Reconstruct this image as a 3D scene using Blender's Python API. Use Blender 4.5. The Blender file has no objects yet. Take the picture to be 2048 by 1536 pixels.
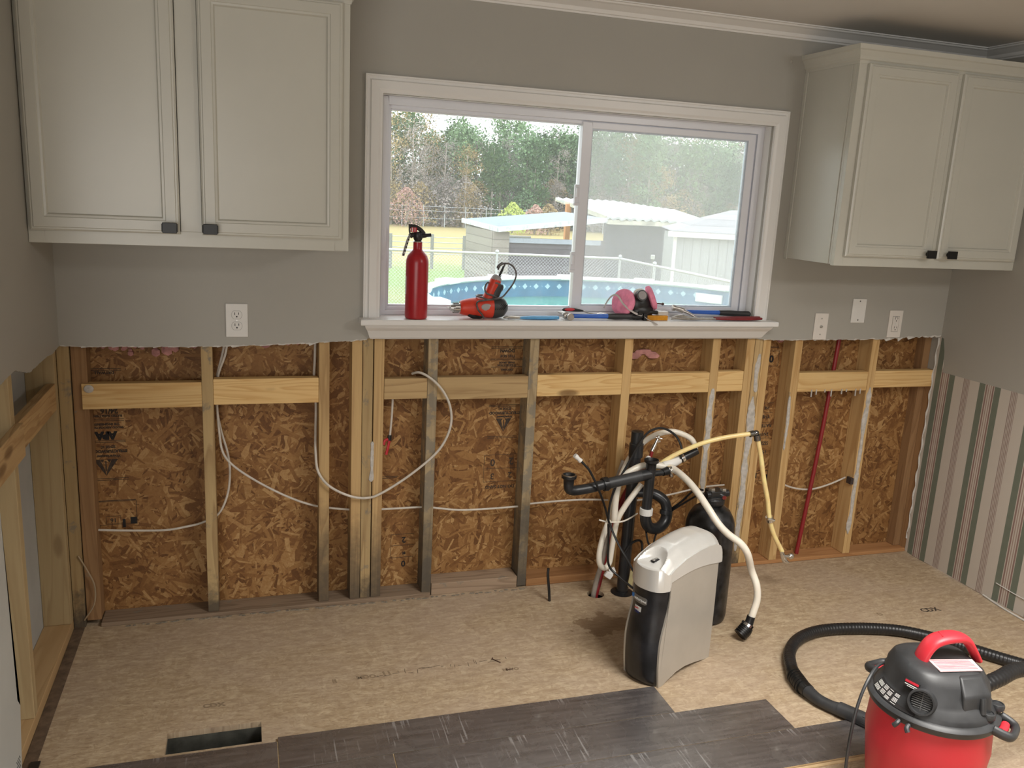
import bpy, bmesh, math, random
from mathutils import Vector, Matrix, noise
random.seed(7)
C = bpy.context.scene.collection
SC = bpy.context.scene
V = Vector
# ---------------------------------------------------------------- camera
F = 1700.26
yaw, pit, rol = math.radians(17.7566), math.radians(12.5630), math.radians(2.9644)
fw = V((math.sin(yaw)*math.cos(pit), math.cos(yaw)*math.cos(pit), -math.sin(pit)))
rt = V((math.cos(yaw), -math.sin(yaw), 0)); up = rt.cross(fw)
r2 = rt*math.cos(rol)+up*math.sin(rol); u2 = -rt*math.sin(rol)+up*math.cos(rol)
cd = bpy.data.cameras.new('camera'); cam = bpy.data.objects.new('camera', cd); C.objects.link(cam)
M = Matrix((r2, u2, -fw)).transposed().to_4x4(); M.translation = V((0.13379, -3.11965, 1.60544))
cam.matrix_world = M; cd.sensor_width = 36; cd.lens = F/2048*36; cd.clip_start = 0.05; cd.clip_end = 400
SC.camera = cam
# ---------------------------------------------------------------- light and view
w = bpy.data.worlds.new('overcast_sky'); SC.world = w; w.use_nodes = True
bg = w.node_tree.nodes['Background']; bg.inputs[0].default_value = (0.93, 0.97, 1.0, 1); bg.inputs[1].default_value = 2.7
sd = bpy.data.lights.new('sun', 'SUN'); sd.energy = 1.0; sd.angle = 0.3; sd.color = (1, .96, .88)
so = bpy.data.objects.new('sun', sd); so.rotation_euler = (math.radians(50), 0, math.radians(-205)); C.objects.link(so)
def area(name, loc, target, sx, sy, power, col, spread=180):
    l = bpy.data.lights.new(name, 'AREA'); l.shape = 'RECTANGLE'; l.size = sx; l.size_y = sy; l.energy = power; l.color = col; l.spread = math.radians(spread)
    o = bpy.data.objects.new(name, l); C.objects.link(o); o.location = loc
    o.rotation_euler = (V(target)-V(loc)).to_track_quat('-Z', 'Y').to_euler(); return o
area('rear_fill_light', (-.7, -5.3, 1.1), (1.3, -.6, .2), 3.2, 1.9, 70, (1, .975, .94))  # added fill panel before the closed rear wall, no door is modelled
area('ceiling_fill_light', (1.8, -2.1, 2.28), (1.8, -2.0, 0), .9, .9, 42, (1, .97, .92), 125)  # assumed lamp out of view, beam narrowed to brighten the floor
area('left_wall_fill_light', (2.75, -2.9, 2.28), (2.0, -2.0, 0), .5, .5, 23, (1, .97, .93))  # second unseen light, added to lift the left wing wall
SC.view_settings.view_transform = 'Standard'; SC.view_settings.look = 'None'
SC.view_settings.exposure = 0.13; SC.view_settings.gamma = 1.0; SC.view_settings.use_curve_mapping = False
try: SC.cycles.max_bounces = 8; SC.cycles.transparent_max_bounces = 12
except Exception: pass
# ---------------------------------------------------------------- material helpers
class G:
    def __init__(s, name):
        s.m = bpy.data.materials.new(name); s.m.use_nodes = True; s.nt = s.m.node_tree
        s.b = s.nt.nodes['Principled BSDF']; s.out = s.nt.nodes['Material Output']
    def n(s, t, props=None, **k):
        x = s.nt.nodes.new(t)
        for a, v in (props or {}).items(): setattr(x, a, v)
        for a, v in k.items():
            a = int(a[1:]) if a[0] == '_' and a[1:].isdigit() else a.replace('_', ' ')
            s.put(x.inputs[a], v)
        return x
    def put(s, i, v):
        if isinstance(v, bpy.types.NodeSocket): s.nt.links.new(v, i)
        elif isinstance(v, tuple) and i.type == 'RGBA' and len(v) == 3: i.default_value = (*v, 1)
        else: i.default_value = v
    def bs(s, **k):
        for a, v in k.items(): s.put(s.b.inputs[a.replace('_', ' ')], v)
        return s
    def math(s, op, a, b=0.0):
        x = s.n('ShaderNodeMath', {'operation': op}); s.put(x.inputs[0], a); s.put(x.inputs[1], b); return x.outputs[0]
    def ramp(s, f, stops, const=False):
        x = s.n('ShaderNodeValToRGB'); r = x.color_ramp
        if const: r.interpolation = 'CONSTANT'
        while len(r.elements) < len(stops): r.elements.new(0.5)
        for e, (p, c) in zip(r.elements, stops):
            e.position = p; e.color = (*c, 1) if isinstance(c, tuple) else (c, c, c, 1)
        s.put(x.inputs[0], f); return x.outputs[0]
    def mix(s, f, a, b, mode='MIX'):
        x = s.n('ShaderNodeMix', {'data_type': 'RGBA', 'blend_type': mode})
        s.put(x.inputs[0], f); s.put(x.inputs[6], a); s.put(x.inputs[7], b); return x.outputs[2]
    def co(s, scale=(1, 1, 1), kind='Object', loc=(0, 0, 0)):
        t = s.n('ShaderNodeTexCoord'); mp = s.n('ShaderNodeMapping'); s.put(mp.inputs[0], t.outputs[kind])
        mp.inputs['Scale'].default_value = scale; mp.inputs['Location'].default_value = loc; return mp.outputs[0]
    def noise(s, vec, scale=5, detail=4, rough=.55, dist=0):
        x = s.n('ShaderNodeTexNoise', Vector=vec, Scale=scale, Detail=detail, Roughness=rough, Distortion=dist); return x.outputs[0]
    def bump(s, h, st=.3, dist=.002):
        x = s.n('ShaderNodeBump', Height=h, Strength=st, Distance=dist); s.put(s.b.inputs['Normal'], x.outputs[0]); return s
def simple(name, col, rough=.5, metal=0, var=.12, scale=30, bump=0, **k):
    g = G(name); f = g.noise(g.co(), scale)
    c = g.mix(g.ramp(f, [(.3, 0.0), (.7, 1.0)]), tuple(v*(1-var) for v in col), tuple(min(1, v*(1+var)) for v in col))
    g.bs(Base_Color=c, Roughness=rough, Metallic=metal, **k)
    if bump: g.bump(f, bump)
    return g.m
def wood(name, c0, c1, stain=0.0, rot=0.0, along='z', rough=.75, rings=1.0, knots=.0):
    g = G(name)
    ax = {'z': (1, 1, .06), 'x': (.06, 1, 1), 'y': (1, .06, 1)}[along]
    oi = g.n('ShaderNodeObjectInfo'); t = g.n('ShaderNodeTexCoord')
    off = g.n('ShaderNodeVectorMath', {'operation': 'ADD'}); g.put(off.inputs[0], t.outputs['Object'])
    rv = g.n('ShaderNodeCombineXYZ'); rnd = g.math('MULTIPLY', oi.outputs['Random'], 7.0)
    for i in range(3): g.put(rv.inputs[i], rnd)
    g.put(off.inputs[1], rv.outputs[0])
    mp = g.n('ShaderNodeMapping', {}); g.put(mp.inputs[0], off.outputs[0]); mp.inputs['Scale'].default_value = ax
    n1 = g.noise(mp.outputs[0], 9, 3, .5, .6)
    band = g.math('FRACT', g.math('MULTIPLY', n1, 9.0*rings))
    band = g.ramp(band, [(0, 0.0), (.55, .25), (.9, 1.0), (1, .15)])
    fine = g.noise(mp.outputs[0], 180, 2)
    f = g.math('ADD', g.math('MULTIPLY', band, .6), g.math('MULTIPLY', fine, .4))
    col = g.mix(f, c0, c1)
    tone = g.math('ADD', g.math('MULTIPLY', oi.outputs['Random'], .3), .85)
    tv = g.n('ShaderNodeCombineColor'); [g.put(tv.inputs[i], tone) for i in range(3)]
    col = g.mix(1.0, col, tv.outputs[0], 'MULTIPLY')
    if knots:
        kv = g.n('ShaderNodeMapping'); g.put(kv.inputs[0], off.outputs[0]); kv.inputs['Scale'].default_value = tuple(1 if a == 1 else .35 for a in ax)
        vo = g.n('ShaderNodeTexVoronoi', Vector=kv.outputs[0], Scale=9.0)
        col = g.mix(g.ramp(vo.outputs['Distance'], [(0, .9*knots), (.1, .75*knots), (.17, 0.0)]), col, (.12, .055, .02))
    if stain:
        s1 = g.noise(off.outputs[0], 14, 6, .65, .3); th = .72-stain*.32
        col = g.mix(g.ramp(s1, [(th, 0.0), (th+.07, .75)]), col, (.20, .18, .145))
    if rot:
        sz = g.n('ShaderNodeSeparateXYZ'); g.put(sz.inputs[0], t.outputs['Object'])
        s2 = g.noise(off.outputs[0], 9, 6, .7)
        h = g.math('SUBTRACT', g.math('ADD', sz.outputs[2], g.math('MULTIPLY', s2, .5)), .25)
        col = g.mix(g.ramp(g.math('DIVIDE', h, rot), [(0, .9), (.35, .7), (1, 0.0)]), col, (.075, .062, .048))
    g.bs(Base_Color=col, Roughness=rough, Specular_IOR_Level=.25).bump(f, .25, .001); return g.m
def osb(name, ramp, plane='xz', s=1.0, rough=.6, extra=None, flat=None):
    g = G(name); sc = (1, .05, 1) if plane == 'xz' else (1, 1, .05)
    b0 = g.co(sc, 'Object'); dv = g.n('ShaderNodeTexNoise', Vector=b0, Scale=9.0, Detail=3.0)
    sc_ = g.n('ShaderNodeVectorMath', {'operation': 'SCALE'}); g.put(sc_.inputs[0], dv.outputs['Color']); sc_.inputs['Scale'].default_value = .035
    ad_ = g.n('ShaderNodeVectorMath', {'operation': 'ADD'}); g.put(ad_.inputs[0], b0); g.put(ad_.inputs[1], sc_.outputs[0]); base = ad_.outputs[0]
    axis = 'Y_AXIS' if plane == 'xz' else 'Z_AXIS'
    dn = g.noise(base, 22, 2); 
    def layer(seed, cs, a, b):
        m1 = g.n('ShaderNodeMapping'); g.put(m1.inputs[0], base); m1.inputs['Location'].default_value = (seed*3.1, seed*1.7, seed*2.3)
        c = g.n('ShaderNodeTexVoronoi', Vector=m1.outputs[0], Scale=cs); cc = g.n('ShaderNodeSeparateColor'); g.put(cc.inputs[0], c.outputs['Color'])
        rr = g.n('ShaderNodeVectorRotate', {'rotation_type': axis}, Vector=m1.outputs[0], Angle=g.math('MULTIPLY', cc.outputs[0], 3.1416))
        m2 = g.n('ShaderNodeMapping'); g.put(m2.inputs[0], rr.outputs[0]); m2.inputs['Scale'].default_value = (a, 1, b) if plane == 'xz' else (a, b, 1)
        v = g.n('ShaderNodeTexVoronoi', Vector=m2.outputs[0], Scale=1.0); v2 = g.n('ShaderNodeSeparateColor'); g.put(v2.inputs[0], v.outputs['Color'])
        return v2.outputs[0], v2.outputs[1], m2.outputs[0]
    A = layer(1, 19/s, 9/s, 58/s); B = layer(2, 24/s, 14/s, 105/s); D = layer(5, 12/s, 8/s, 42/s)
    f = g.mix(g.ramp(B[1], [(.45, 0.0), (.46, 1.0)]), A[0], B[0])
    f = g.mix(g.ramp(D[1], [(.68, 0.0), (.69, 1.0)]), f, D[0])
    gr = g.noise(A[2], 1.7, 3)
    if plane == 'xz':
        wob = g.math('MULTIPLY', g.math('SUBTRACT', g.noise(b0, 70, 2), .5), .0028)
        for k, (cs, L_, W_) in enumerate(((5, .060, .0085), (8, .038, .005), (6, .052, .0065), (11, .030, .0035), (7, .044, .007), (9, .036, .0042), (14, .024, .0028))):
            m1 = g.n('ShaderNodeMapping'); g.put(m1.inputs[0], b0); m1.inputs['Location'].default_value = (k*5.3+1, k*.01, k*3.7+2)
            vo = g.n('ShaderNodeTexVoronoi', Vector=m1.outputs[0], Scale=float(cs)); cc = g.n('ShaderNodeSeparateColor'); g.put(cc.inputs[0], vo.outputs['Color'])
            df = g.n('ShaderNodeVectorMath', {'operation': 'SUBTRACT'}); g.put(df.inputs[0], m1.outputs[0]); g.put(df.inputs[1], vo.outputs['Position'])
            ro = g.n('ShaderNodeVectorRotate', {'rotation_type': 'Y_AXIS'}, Vector=df.outputs[0], Angle=g.math('MULTIPLY', cc.outputs[1], 3.1416))
            sx = g.n('ShaderNodeSeparateXYZ'); g.put(sx.inputs[0], ro.outputs[0])
            ins = g.math('MULTIPLY', g.math('LESS_THAN', g.math('ADD', g.math('ABSOLUTE', sx.outputs[0]), wob), L_), g.math('LESS_THAN', g.math('ADD', g.math('ABSOLUTE', sx.outputs[2]), wob), W_))
            mg = g.n('ShaderNodeMapping'); g.put(mg.inputs[0], ro.outputs[0]); mg.inputs['Scale'].default_value = (10, 1, 170)
            tone = g.math('ADD', g.math('MULTIPLY', cc.outputs[2], .95), g.math('MULTIPLY', g.noise(mg.outputs[0], 1.0, 2), .34) if k in (0, 2, 5) else .15); tone = g.math('SUBTRACT', tone, .04); f = g.mix(g.math('MULTIPLY', ins, .85), f, tone)
    f2 = g.math('ADD', g.math('MULTIPLY', f, .8), g.math('MULTIPLY', gr, .3))
    big = g.noise(base, 2.5, 3)
    f2 = g.math('ADD', f2, g.math('MULTIPLY', g.math('SUBTRACT', g.noise(b0, 160, 4, .7), .5), .38 if plane == 'xz' else .12))
    f2 = g.math('ADD', f2, g.math('MULTIPLY', g.math('SUBTRACT', big, .5), .35))
    col = g.ramp(f2, ramp)
    if flat: col = g.mix(flat[0], col, flat[1])
    if extra: col = extra(g, col)
    g.bs(Base_Color=col, Roughness=rough, Specular_IOR_Level=.3).bump(f2, .35, .0015); return g.m
# ---------------------------------------------------------------- mesh helpers
def NB(): return bmesh.new()
def box(bm, x0, x1, y0, y1, z0, z1, rot=None, ctr=None):
    vs = [bm.verts.new((x, y, z)) for x in (x0, x1) for y in (y0, y1) for z in (z0, z1)]
    for q in ((0, 1, 3, 2), (4, 6, 7, 5), (0, 4, 5, 1), (2, 3, 7, 6), (0, 2, 6, 4), (1, 5, 7, 3)): bm.faces.new([vs[i] for i in q])
    if rot is not None: bmesh.ops.rotate(bm, verts=vs, cent=ctr or V(((x0+x1)/2, (y0+y1)/2, (z0+z1)/2)), matrix=rot)
    return vs
def prism(bm, poly, axis, a, b, mat_side=None):
    """poly: list of 2D points in the plane across axis ('x': (y,z), 'y': (x,z), 'z': (x,y))"""
    mk = {'x': lambda p, t: (t, p[0], p[1]), 'y': lambda p, t: (p[0], t, p[1]), 'z': lambda p, t: (p[0], p[1], t)}[axis]
    A = [bm.verts.new(mk(p, a)) for p in poly]; B = [bm.verts.new(mk(p, b)) for p in poly]
    f1 = bm.faces.new(A); f2 = bm.faces.new(B[::-1]); n = len(poly)
    for i in range(n): bm.faces.new((A[i], B[i], B[(i+1) % n], A[(i+1) % n]))
    bmesh.ops.triangulate(bm, faces=[f1, f2]); return A+B
def spline(pts, k=6):
    P = [V(p) for p in pts]
    if len(P) < 3: return P
    out = []
    for i in range(len(P)-1):
        p0 = P[max(i-1, 0)]; p1 = P[i]; p2 = P[i+1]; p3 = P[min(i+2, len(P)-1)]
        for j in range(k):
            t = j/k; out.append(.5*((2*p1)+(p2-p0)*t+(2*p0-5*p1+4*p2-p3)*t*t+(3*p1-p0-3*p2+p3)*t**3))
    out.append(P[-1]); return out
def tube(bm, pts, r, seg=10, smooth=6, flat=1.0, caps=True, upv=None):
    if smooth: 
        if not isinstance(r, (int, float)): r = [x[0] for x in spline([(a, 0, 0) for a in r], smooth)] if len(pts) > 2 else r
        P = spline(pts, smooth)
    else: P = [V(p) for p in pts]
    n = len(P); R = [r]*n if isinstance(r, (int, float)) else list(r)
    T = [(P[min(i+1, n-1)]-P[max(i-1, 0)]).normalized() for i in range(n)]
    ref = V(upv) if upv else (V((0, 0, 1)) if abs(T[0].z) < .9 else V((1, 0, 0)))
    N = (ref-T[0]*ref.dot(T[0])).normalized(); rings = []
    for i in range(n):
        N = (N-T[i]*N.dot(T[i])); N = N.normalized() if N.length > 1e-6 else T[i].orthogonal().normalized()
        B = T[i].cross(N)
        rings.append([bm.verts.new(P[i]+(N*math.cos(a)*flat+B*math.sin(a))*R[i]) for a in [2*math.pi*k/seg for k in range(seg)]])
    for i in range(n-1):
        for k in range(seg): bm.faces.new((rings[i][k], rings[i][(k+1) % seg], rings[i+1][(k+1) % seg], rings[i+1][k]))
    if caps: bm.faces.new(rings[0][::-1]); bm.faces.new(rings[-1])
    return rings
def cyl(bm, p0, p1, r0, r1=None, seg=20, caps=True): return tube(bm, [p0, p1], [r0, r0 if r1 is None else r1], seg, 0, caps=caps)
def rev(bm, prof, c, ax, seg=36):
    c, ax = V(c), V(ax).normalized(); e1 = ax.orthogonal().normalized(); e2 = ax.cross(e1)
    R = [[bm.verts.new(c+ax*t_+(e1*math.cos(2*math.pi*k/seg)+e2*math.sin(2*math.pi*k/seg))*r) for k in range(seg)] for r, t_ in prof]
    for a, b in zip(R, R[1:]):
        for k in range(seg): bm.faces.new((a[k], a[(k+1) % seg], b[(k+1) % seg], b[k]))
def lathe(bm, prof, ctr=(0, 0, 0), seg=40, sx=1, sy=1, cap=True):
    rings = []
    for r, z in prof:
        rings.append([bm.verts.new((ctr[0]+sx*r*math.cos(2*math.pi*k/seg), ctr[1]+sy*r*math.sin(2*math.pi*k/seg), ctr[2]+z)) for k in range(seg)])
    for i in range(len(prof)-1):
        for k in range(seg): bm.faces.new((rings[i][k], rings[i][(k+1) % seg], rings[i+1][(k+1) % seg], rings[i+1][k]))
    if cap and prof[0][0] > 1e-4: bm.faces.new(rings[0][::-1])
    if cap and prof[-1][0] > 1e-4: bm.faces.new(rings[-1])
    return rings
def ell(bm, c, r, rot=None, seg=20):
    res = bmesh.ops.create_uvsphere(bm, u_segments=seg, v_segments=seg//2, radius=1)
    M = Matrix.Translation(c) @ (rot.to_4x4() if rot else Matrix.Identity(4)) @ Matrix.Diagonal((*r, 1))
    bmesh.ops.transform(bm, matrix=M, verts=res['verts'])
ORG = {}
def obj(name, bm, m, parent=None, bevel=0, smooth=False, label=None, local=False, keep=False, shadow=True, seg=2):
    bmesh.ops.remove_doubles(bm, verts=bm.verts, dist=1e-6)
    bmesh.ops.recalc_face_normals(bm, faces=bm.faces)
    me = bpy.data.meshes.new(name); bm.to_mesh(me); bm.free()
    return link(name, me, m, parent, bevel, smooth, label, local, keep, seg)
def link(name, me, m, parent=None, bevel=0, smooth=False, label=None, local=False, keep=False, seg=2):
    co = [v.co for v in me.vertices]
    if keep: org = V((0, 0, 0))
    else:
        lo = V([min(c[i] for c in co) for i in range(3)]); hi = V([max(c[i] for c in co) for i in range(3)])
        org = V(((lo.x+hi.x)/2, (lo.y+hi.y)/2, lo.z))
    me.transform(Matrix.Translation(-org)); me.materials.append(m)
    o = bpy.data.objects.new(name, me); C.objects.link(o)
    po = V((0, 0, 0))
    if parent is not None:
        o.parent = parent; po = ORG.get(parent.name, V((0, 0, 0)))
    o.location = org-po; ORG[o.name] = org
    if smooth:
        for p in me.polygons: p.use_smooth = True
        try: me.set_sharp_from_angle(angle=math.radians(38))
        except Exception: pass
    if bevel:
        b = o.modifiers.new('bevel', 'BEVEL'); b.width = bevel; b.segments = seg; b.limit_method = 'ANGLE'; b.angle_limit = .6
    if label: o['label'] = label
    return o
def thing(name, label, cat, loc=(0, 0, 0), rz=0, group=None, local=False):
    o = bpy.data.objects.new(name, None); C.objects.link(o); o.location = loc; o.rotation_euler = (0, 0, rz)
    o.empty_display_size = .05
    ORG[o.name] = V((0, 0, 0)) if local else V(loc)
    o['label'] = label; o['category'] = cat
    if group: o['group'] = group
    return o
def tag(o, label, cat, group=None, kind=None):
    if label: o['label'] = label
    if cat: o['category'] = cat
    if group: o['group'] = group
    if kind: o['kind'] = kind
    return o
def struct(name, bm, m, parent=None, **k):
    o = obj(name, bm, m, parent, **k)
    if parent is None: o['kind'] = 'structure'
    return o
def text(name, s, size, mat, parent, loc, ex, ey, align='CENTER', depth=.0004, bold=0, label=None):
    """ex, ey: world directions of the text's right and up"""
    cu = bpy.data.curves.new('t', 'FONT'); cu.body = s; cu.size = size; cu.align_x = align; cu.align_y = 'CENTER'; cu.extrude = depth; cu.offset = bold
    cu.resolution_u = 2
    o = bpy.data.objects.new('t', cu); C.objects.link(o)
    dg = bpy.context.evaluated_depsgraph_get(); me = bpy.data.meshes.new_from_object(o.evaluated_get(dg))
    bpy.data.objects.remove(o); bpy.data.curves.remove(cu)
    ex = V(ex).normalized(); ey = V(ey).normalized(); ez = ex.cross(ey)
    M = Matrix((ex, ey, ez)).transposed().to_4x4(); M.translation = V(loc)
    me.transform(M); me.name = name; return link(name, me, mat, parent, label=label)
def copy_tree(o, parent=None):
    c = o.copy(); C.objects.link(c); c.parent = parent
    for ch in list(o.children): copy_tree(ch, c)
    return c
# ---------------------------------------------------------------- materials
M_paint = simple('greige_wall_paint', (.385, .372, .335), .55, var=.02, scale=3)
M_paintL = M_paint
M_ceil = simple('ceiling_paint', (.62, .60, .57), .8, var=.02, scale=3)
M_trim = simple('white_trim_paint', (.78, .775, .76), .35, var=.015, scale=4)
M_cab = simple('cream_cabinet_paint', (.55, .545, .485), .28, var=.02, scale=5)
M_gyp = simple('gypsum_edge', (.6, .58, .54), .9, var=.1, scale=60, bump=.4)
M_back = simple('bare_drywall_paper', (.42, .42, .40), .9, var=.05, scale=8)
M_vinyl = simple('white_vinyl', (.76, .78, .84), .3, var=.01, scale=4)
M_black = simple('black_plastic', (.012, .012, .013), .38, var=.2)
M_blk2 = simple('black_abs_pipe', (.02, .021, .023), .32, var=.35, scale=12)
M_dust = simple('dusty_black_plastic', (.035, .036, .038), .45, var=.5, scale=9)
M_blkmet = simple('matte_black_metal', (.006, .006, .006), .4)
M_steel = simple('steel', (.55, .54, .52), .3, 1, .1)
M_chrome = simple('chrome', (.8, .8, .8), .12, 1, .03)
M_white = simple('white_plastic', (.74, .73, .70), .3, var=.02)
M_almond = simple('light_almond_plastic', (.72, .68, .63), .35, var=.02)
M_romex = simple('white_cable_jacket', (.60, .55, .48), .45, var=.1)
M_pexred = simple('red_pex', (.25, .018, .022), .35, var=.1)
M_hosew = simple('translucent_white_hose', (.80, .75, .65), .3, var=.08, scale=15, Subsurface_Weight=.3, Subsurface_Radius=(.02, .015, .01), Subsurface_Scale=.5)
M_hosey = simple('amber_clear_hose', (.95, .70, .34), .2, var=.15, scale=18, Subsurface_Weight=.5, Subsurface_Radius=(.03, .02, .008), Subsurface_Scale=.5)
M_grey = simple('grey_hose', (.32, .28, .24), .5)
M_red = simple('red_paint', (.38, .012, .02), .28, var=.05)
M_vred = simple('red_vacuum_plastic', (.60, .030, .045), .42, var=.06, scale=6)
M_drill = simple('orange_red_plastic', (.62, .045, .02), .4, var=.08)
M_pink = simple('pink_filter_fabric', (.85, .28, .42), .8, var=.15, scale=40, bump=.3)
M_blue = simple('blue_steel', (.03, .12, .5), .35, var=.1)
M_blueL = simple('light_blue_grip', (.10, .35, .65), .4, var=.1)
M_maroon = simple('maroon_handle', (.20, .02, .025), .4)
M_amber = simple('amber_plastic', (.75, .33, .02), .25, var=.2, Transmission_Weight=.3)
M_silver = simple('silver_plastic_shell', (.46, .43, .38), .32, .3, .05, 10)
M_silver2 = simple('pale_silver_plastic_lid', (.66, .65, .62), .25, .3, .03, 10)
M_void = simple('dark_void', (.006, .006, .005), .9)
M_label = simple('white_label', (.7, .7, .68), .5)
M_ink = simple('black_ink', (.012, .01, .01), .8)
M_ink2 = simple('faded_ink', (.05, .035, .025), .9, var=.5, scale=80)
M_insul = simple('pink_fiberglass', (.46, .22, .20), .95, var=.35, scale=25, bump=.6)
M_caulk = simple('grey_adhesive', (.50, .47, .43), .8, var=.25, scale=40, bump=.6)
T0, T1 = (.66, .45, .21), (.45, .26, .10)
W_stud = wood('stud_pine', T0, T1, stain=.12, rough=.75)
W_stained = wood('stained_stud_pine', (.52, .38, .19), (.30, .19, .09), stain=.45, rot=.14)
W_grey = wood('weathered_grey_stud', (.44, .34, .20), (.26, .19, .11), stain=.80, rot=.5)
W_brown = wood('brown_stud', (.36, .21, .10), (.24, .13, .06), stain=.15)
W_rot = wood('water_damaged_stud', (.58, .40, .19), (.36, .22, .10), stain=.18, rot=.40)
W_block = wood('fresh_pine_board', (.74, .53, .25), (.55, .32, .12), along='x', rings=1.5, knots=.9)
W_blockd = wood('aged_pine_board', (.48, .34, .17), (.30, .19, .09), along='x', stain=.25, knots=.6)
W_blocky = wood('side_wall_board', (.62, .42, .21), (.42, .25, .11), along='y', rings=1.4, knots=.8)
W_lstud = wood('pale_side_stud', (.56, .43, .24), (.44, .31, .16), knots=.5)
W_plate = wood('dirty_bottom_plate', (.33, .24, .165), (.19, .13, .085), along='x', stain=.35)
W_plateo = wood('orange_bottom_plate', (.40, .21, .09), (.28, .13, .05), along='x')
W_platel = wood('side_bottom_plate', (.55, .37, .19), (.44, .28, .13), along='y')
M_osb = osb('osb_sheathing', [(.0, (.085, .036, .013)), (.22, (.16, .070, .023)), (.5, (.245, .118, .040)), (.78, (.33, .175, .063)), (1.0, (.47, .29, .125))])
def floormarks(g, col):
    c = g.co((1, 1, 1), 'Object')
    n = g.noise(g.co((2.2, 9, 1), 'Object'), 6, 6, .65); col = g.mix(g.ramp(n, [(.38, .0), (.66, .65)]), col, (.27, .185, .11))
    n3 = g.noise(g.co((6, 60, 1), 'Object'), 6, 4, .6); col = g.mix(g.ramp(n3, [(.54, .0), (.64, .75)]), col, (.20, .13, .075))
    n2 = g.noise(g.co((1, 1.5, 1), 'Object'), 1.6, 4, .6); col = g.mix(g.ramp(n2, [(.4, .0), (.65, .35)]), col, (.42, .33, .27))
    # wet stains beside the pipe holes
    mp = g.n('ShaderNodeMapping'); t = g.n('ShaderNodeTexCoord'); g.put(mp.inputs[0], t.outputs['Object'])
    mp.inputs['Location'].default_value = (-1.445*5, .37*9, 0); mp.inputs['Scale'].default_value = (5, 9, 1)
    ln = g.n('ShaderNodeVectorMath', {'operation': 'LENGTH'}); g.put(ln.inputs[0], mp.outputs[0])
    d = g.math('ADD', ln.outputs['Value'], g.math('MULTIPLY', g.math('SUBTRACT', g.noise(c, 14, 4), .5), 1.6))
    return g.mix(g.ramp(d, [(.62, .62), (.68, 0.0)]), col, (.17, .10, .05))
M_sub = osb('subfloor_panel', [(.0, (.40, .30, .185)), (.4, (.47, .36, .235)), (.8, (.52, .41, .275)), (1, (.57, .46, .31))], plane='xy', s=.7, rough=.62, extra=floormarks)
def plank_mat():
    g = G('dark_laminate'); c = g.co((1, 9, 1)); oi = g.n('ShaderNodeObjectInfo')
    a = g.noise(g.co((1.2, 14, 1)), 5, 6, .6, .5); col = g.mix(g.ramp(a, [(.3, 0.0), (.7, 1.0)]), (.036, .031, .031), (.105, .092, .090))
    d = g.noise(g.co((3, 3, 1)), 3, 6, .75, .8); dust = g.ramp(d, [(.52, 0.0), (.66, .10), (.76, .45)])
    col = g.mix(dust, col, (.30, .28, .26))
    s = g.noise(g.co((45, 1.5, 1)), 3, 2, .4, .3); s2 = g.noise(g.co((1.5, 2.5, 1), loc=(3, 1, 0)), 2.5, 3)
    sm = g.math('MULTIPLY', g.ramp(s, [(.60, 0.0), (.63, 1.0)]), g.ramp(s2, [(.5, 0.0), (.6, .5)]))
    col = g.mix(sm, col, (.34, .33, .33))
    r = g.math('ADD', .27, g.math('MULTIPLY', dust, .6))
    g.bs(Base_Color=col, Roughness=r, IOR=1.7, Specular_IOR_Level=.6, Coat_Weight=1.0, Coat_Roughness=.36, Coat_IOR=2.0).bump(a, .15, .0006); return g.m
M_plank = plank_mat()
M_pedge = simple('plank_cut_edge', (.55, .40, .22), .8)
def paper_mat():
    g = G('striped_wallpaper'); t = g.n('ShaderNodeTexCoord'); sp = g.n('ShaderNodeSeparateXYZ'); g.put(sp.inputs[0], t.outputs['Object'])
    y = g.math('MULTIPLY', sp.outputs[1], -1.0)   # distance from the corner
    x = g.math('FRACT', g.math('DIVIDE', g.math('ADD', y, -.018), .2505))
    gn, pk, cr, dk, ln = (.135, .165, .125), (.33, .235, .20), (.56, .51, .45), (.25, .15, .13), (.30, .225, .20)
    st = [(0, gn), (.125, cr), (.14, dk), (.17, cr), (.19, pk), (.21, cr), (.235, pk), (.255, cr), (.275, dk), (.305, cr), (.32, gn), (.445, cr), (.65, ln), (.668, cr), (.68, ln), (.698, cr), (.71, ln), (.728, cr), (.74, ln), (.758, cr), (.77, ln), (.785, cr)]
    # a colour ramp holds 32 stops
    col = g.ramp(x, st, True)
    n = g.noise(g.co(), 25, 4); col = g.mix(g.math('MULTIPLY', n, .18), col, (.42, .38, .34))
    g.bs(Base_Color=col, Roughness=.6); return g.m
M_paper = paper_mat()
# ================================================================ ROOM SHELL
XL, XR, ZC = -.462, 3.19, 2.305
# floor: subfloor panels with a duct opening and two pipe holes
bm = NB(); t = .018
for x0, x1, y0, y1 in ((XL-.12, -.108, -.815, -.714), (.158, XR+.05, -.815, -.714)): box(bm, x0, x1, y0, y1, -t, 0)
holes = [(1.505, -.125, .036), (1.622, -.13, .047)]
box(bm, XL-.12, XR+.05, -5.6, -.815, -t, 0)
box(bm, XL-.12, XR+.05, -.714, -.2, -t, 0)
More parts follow.
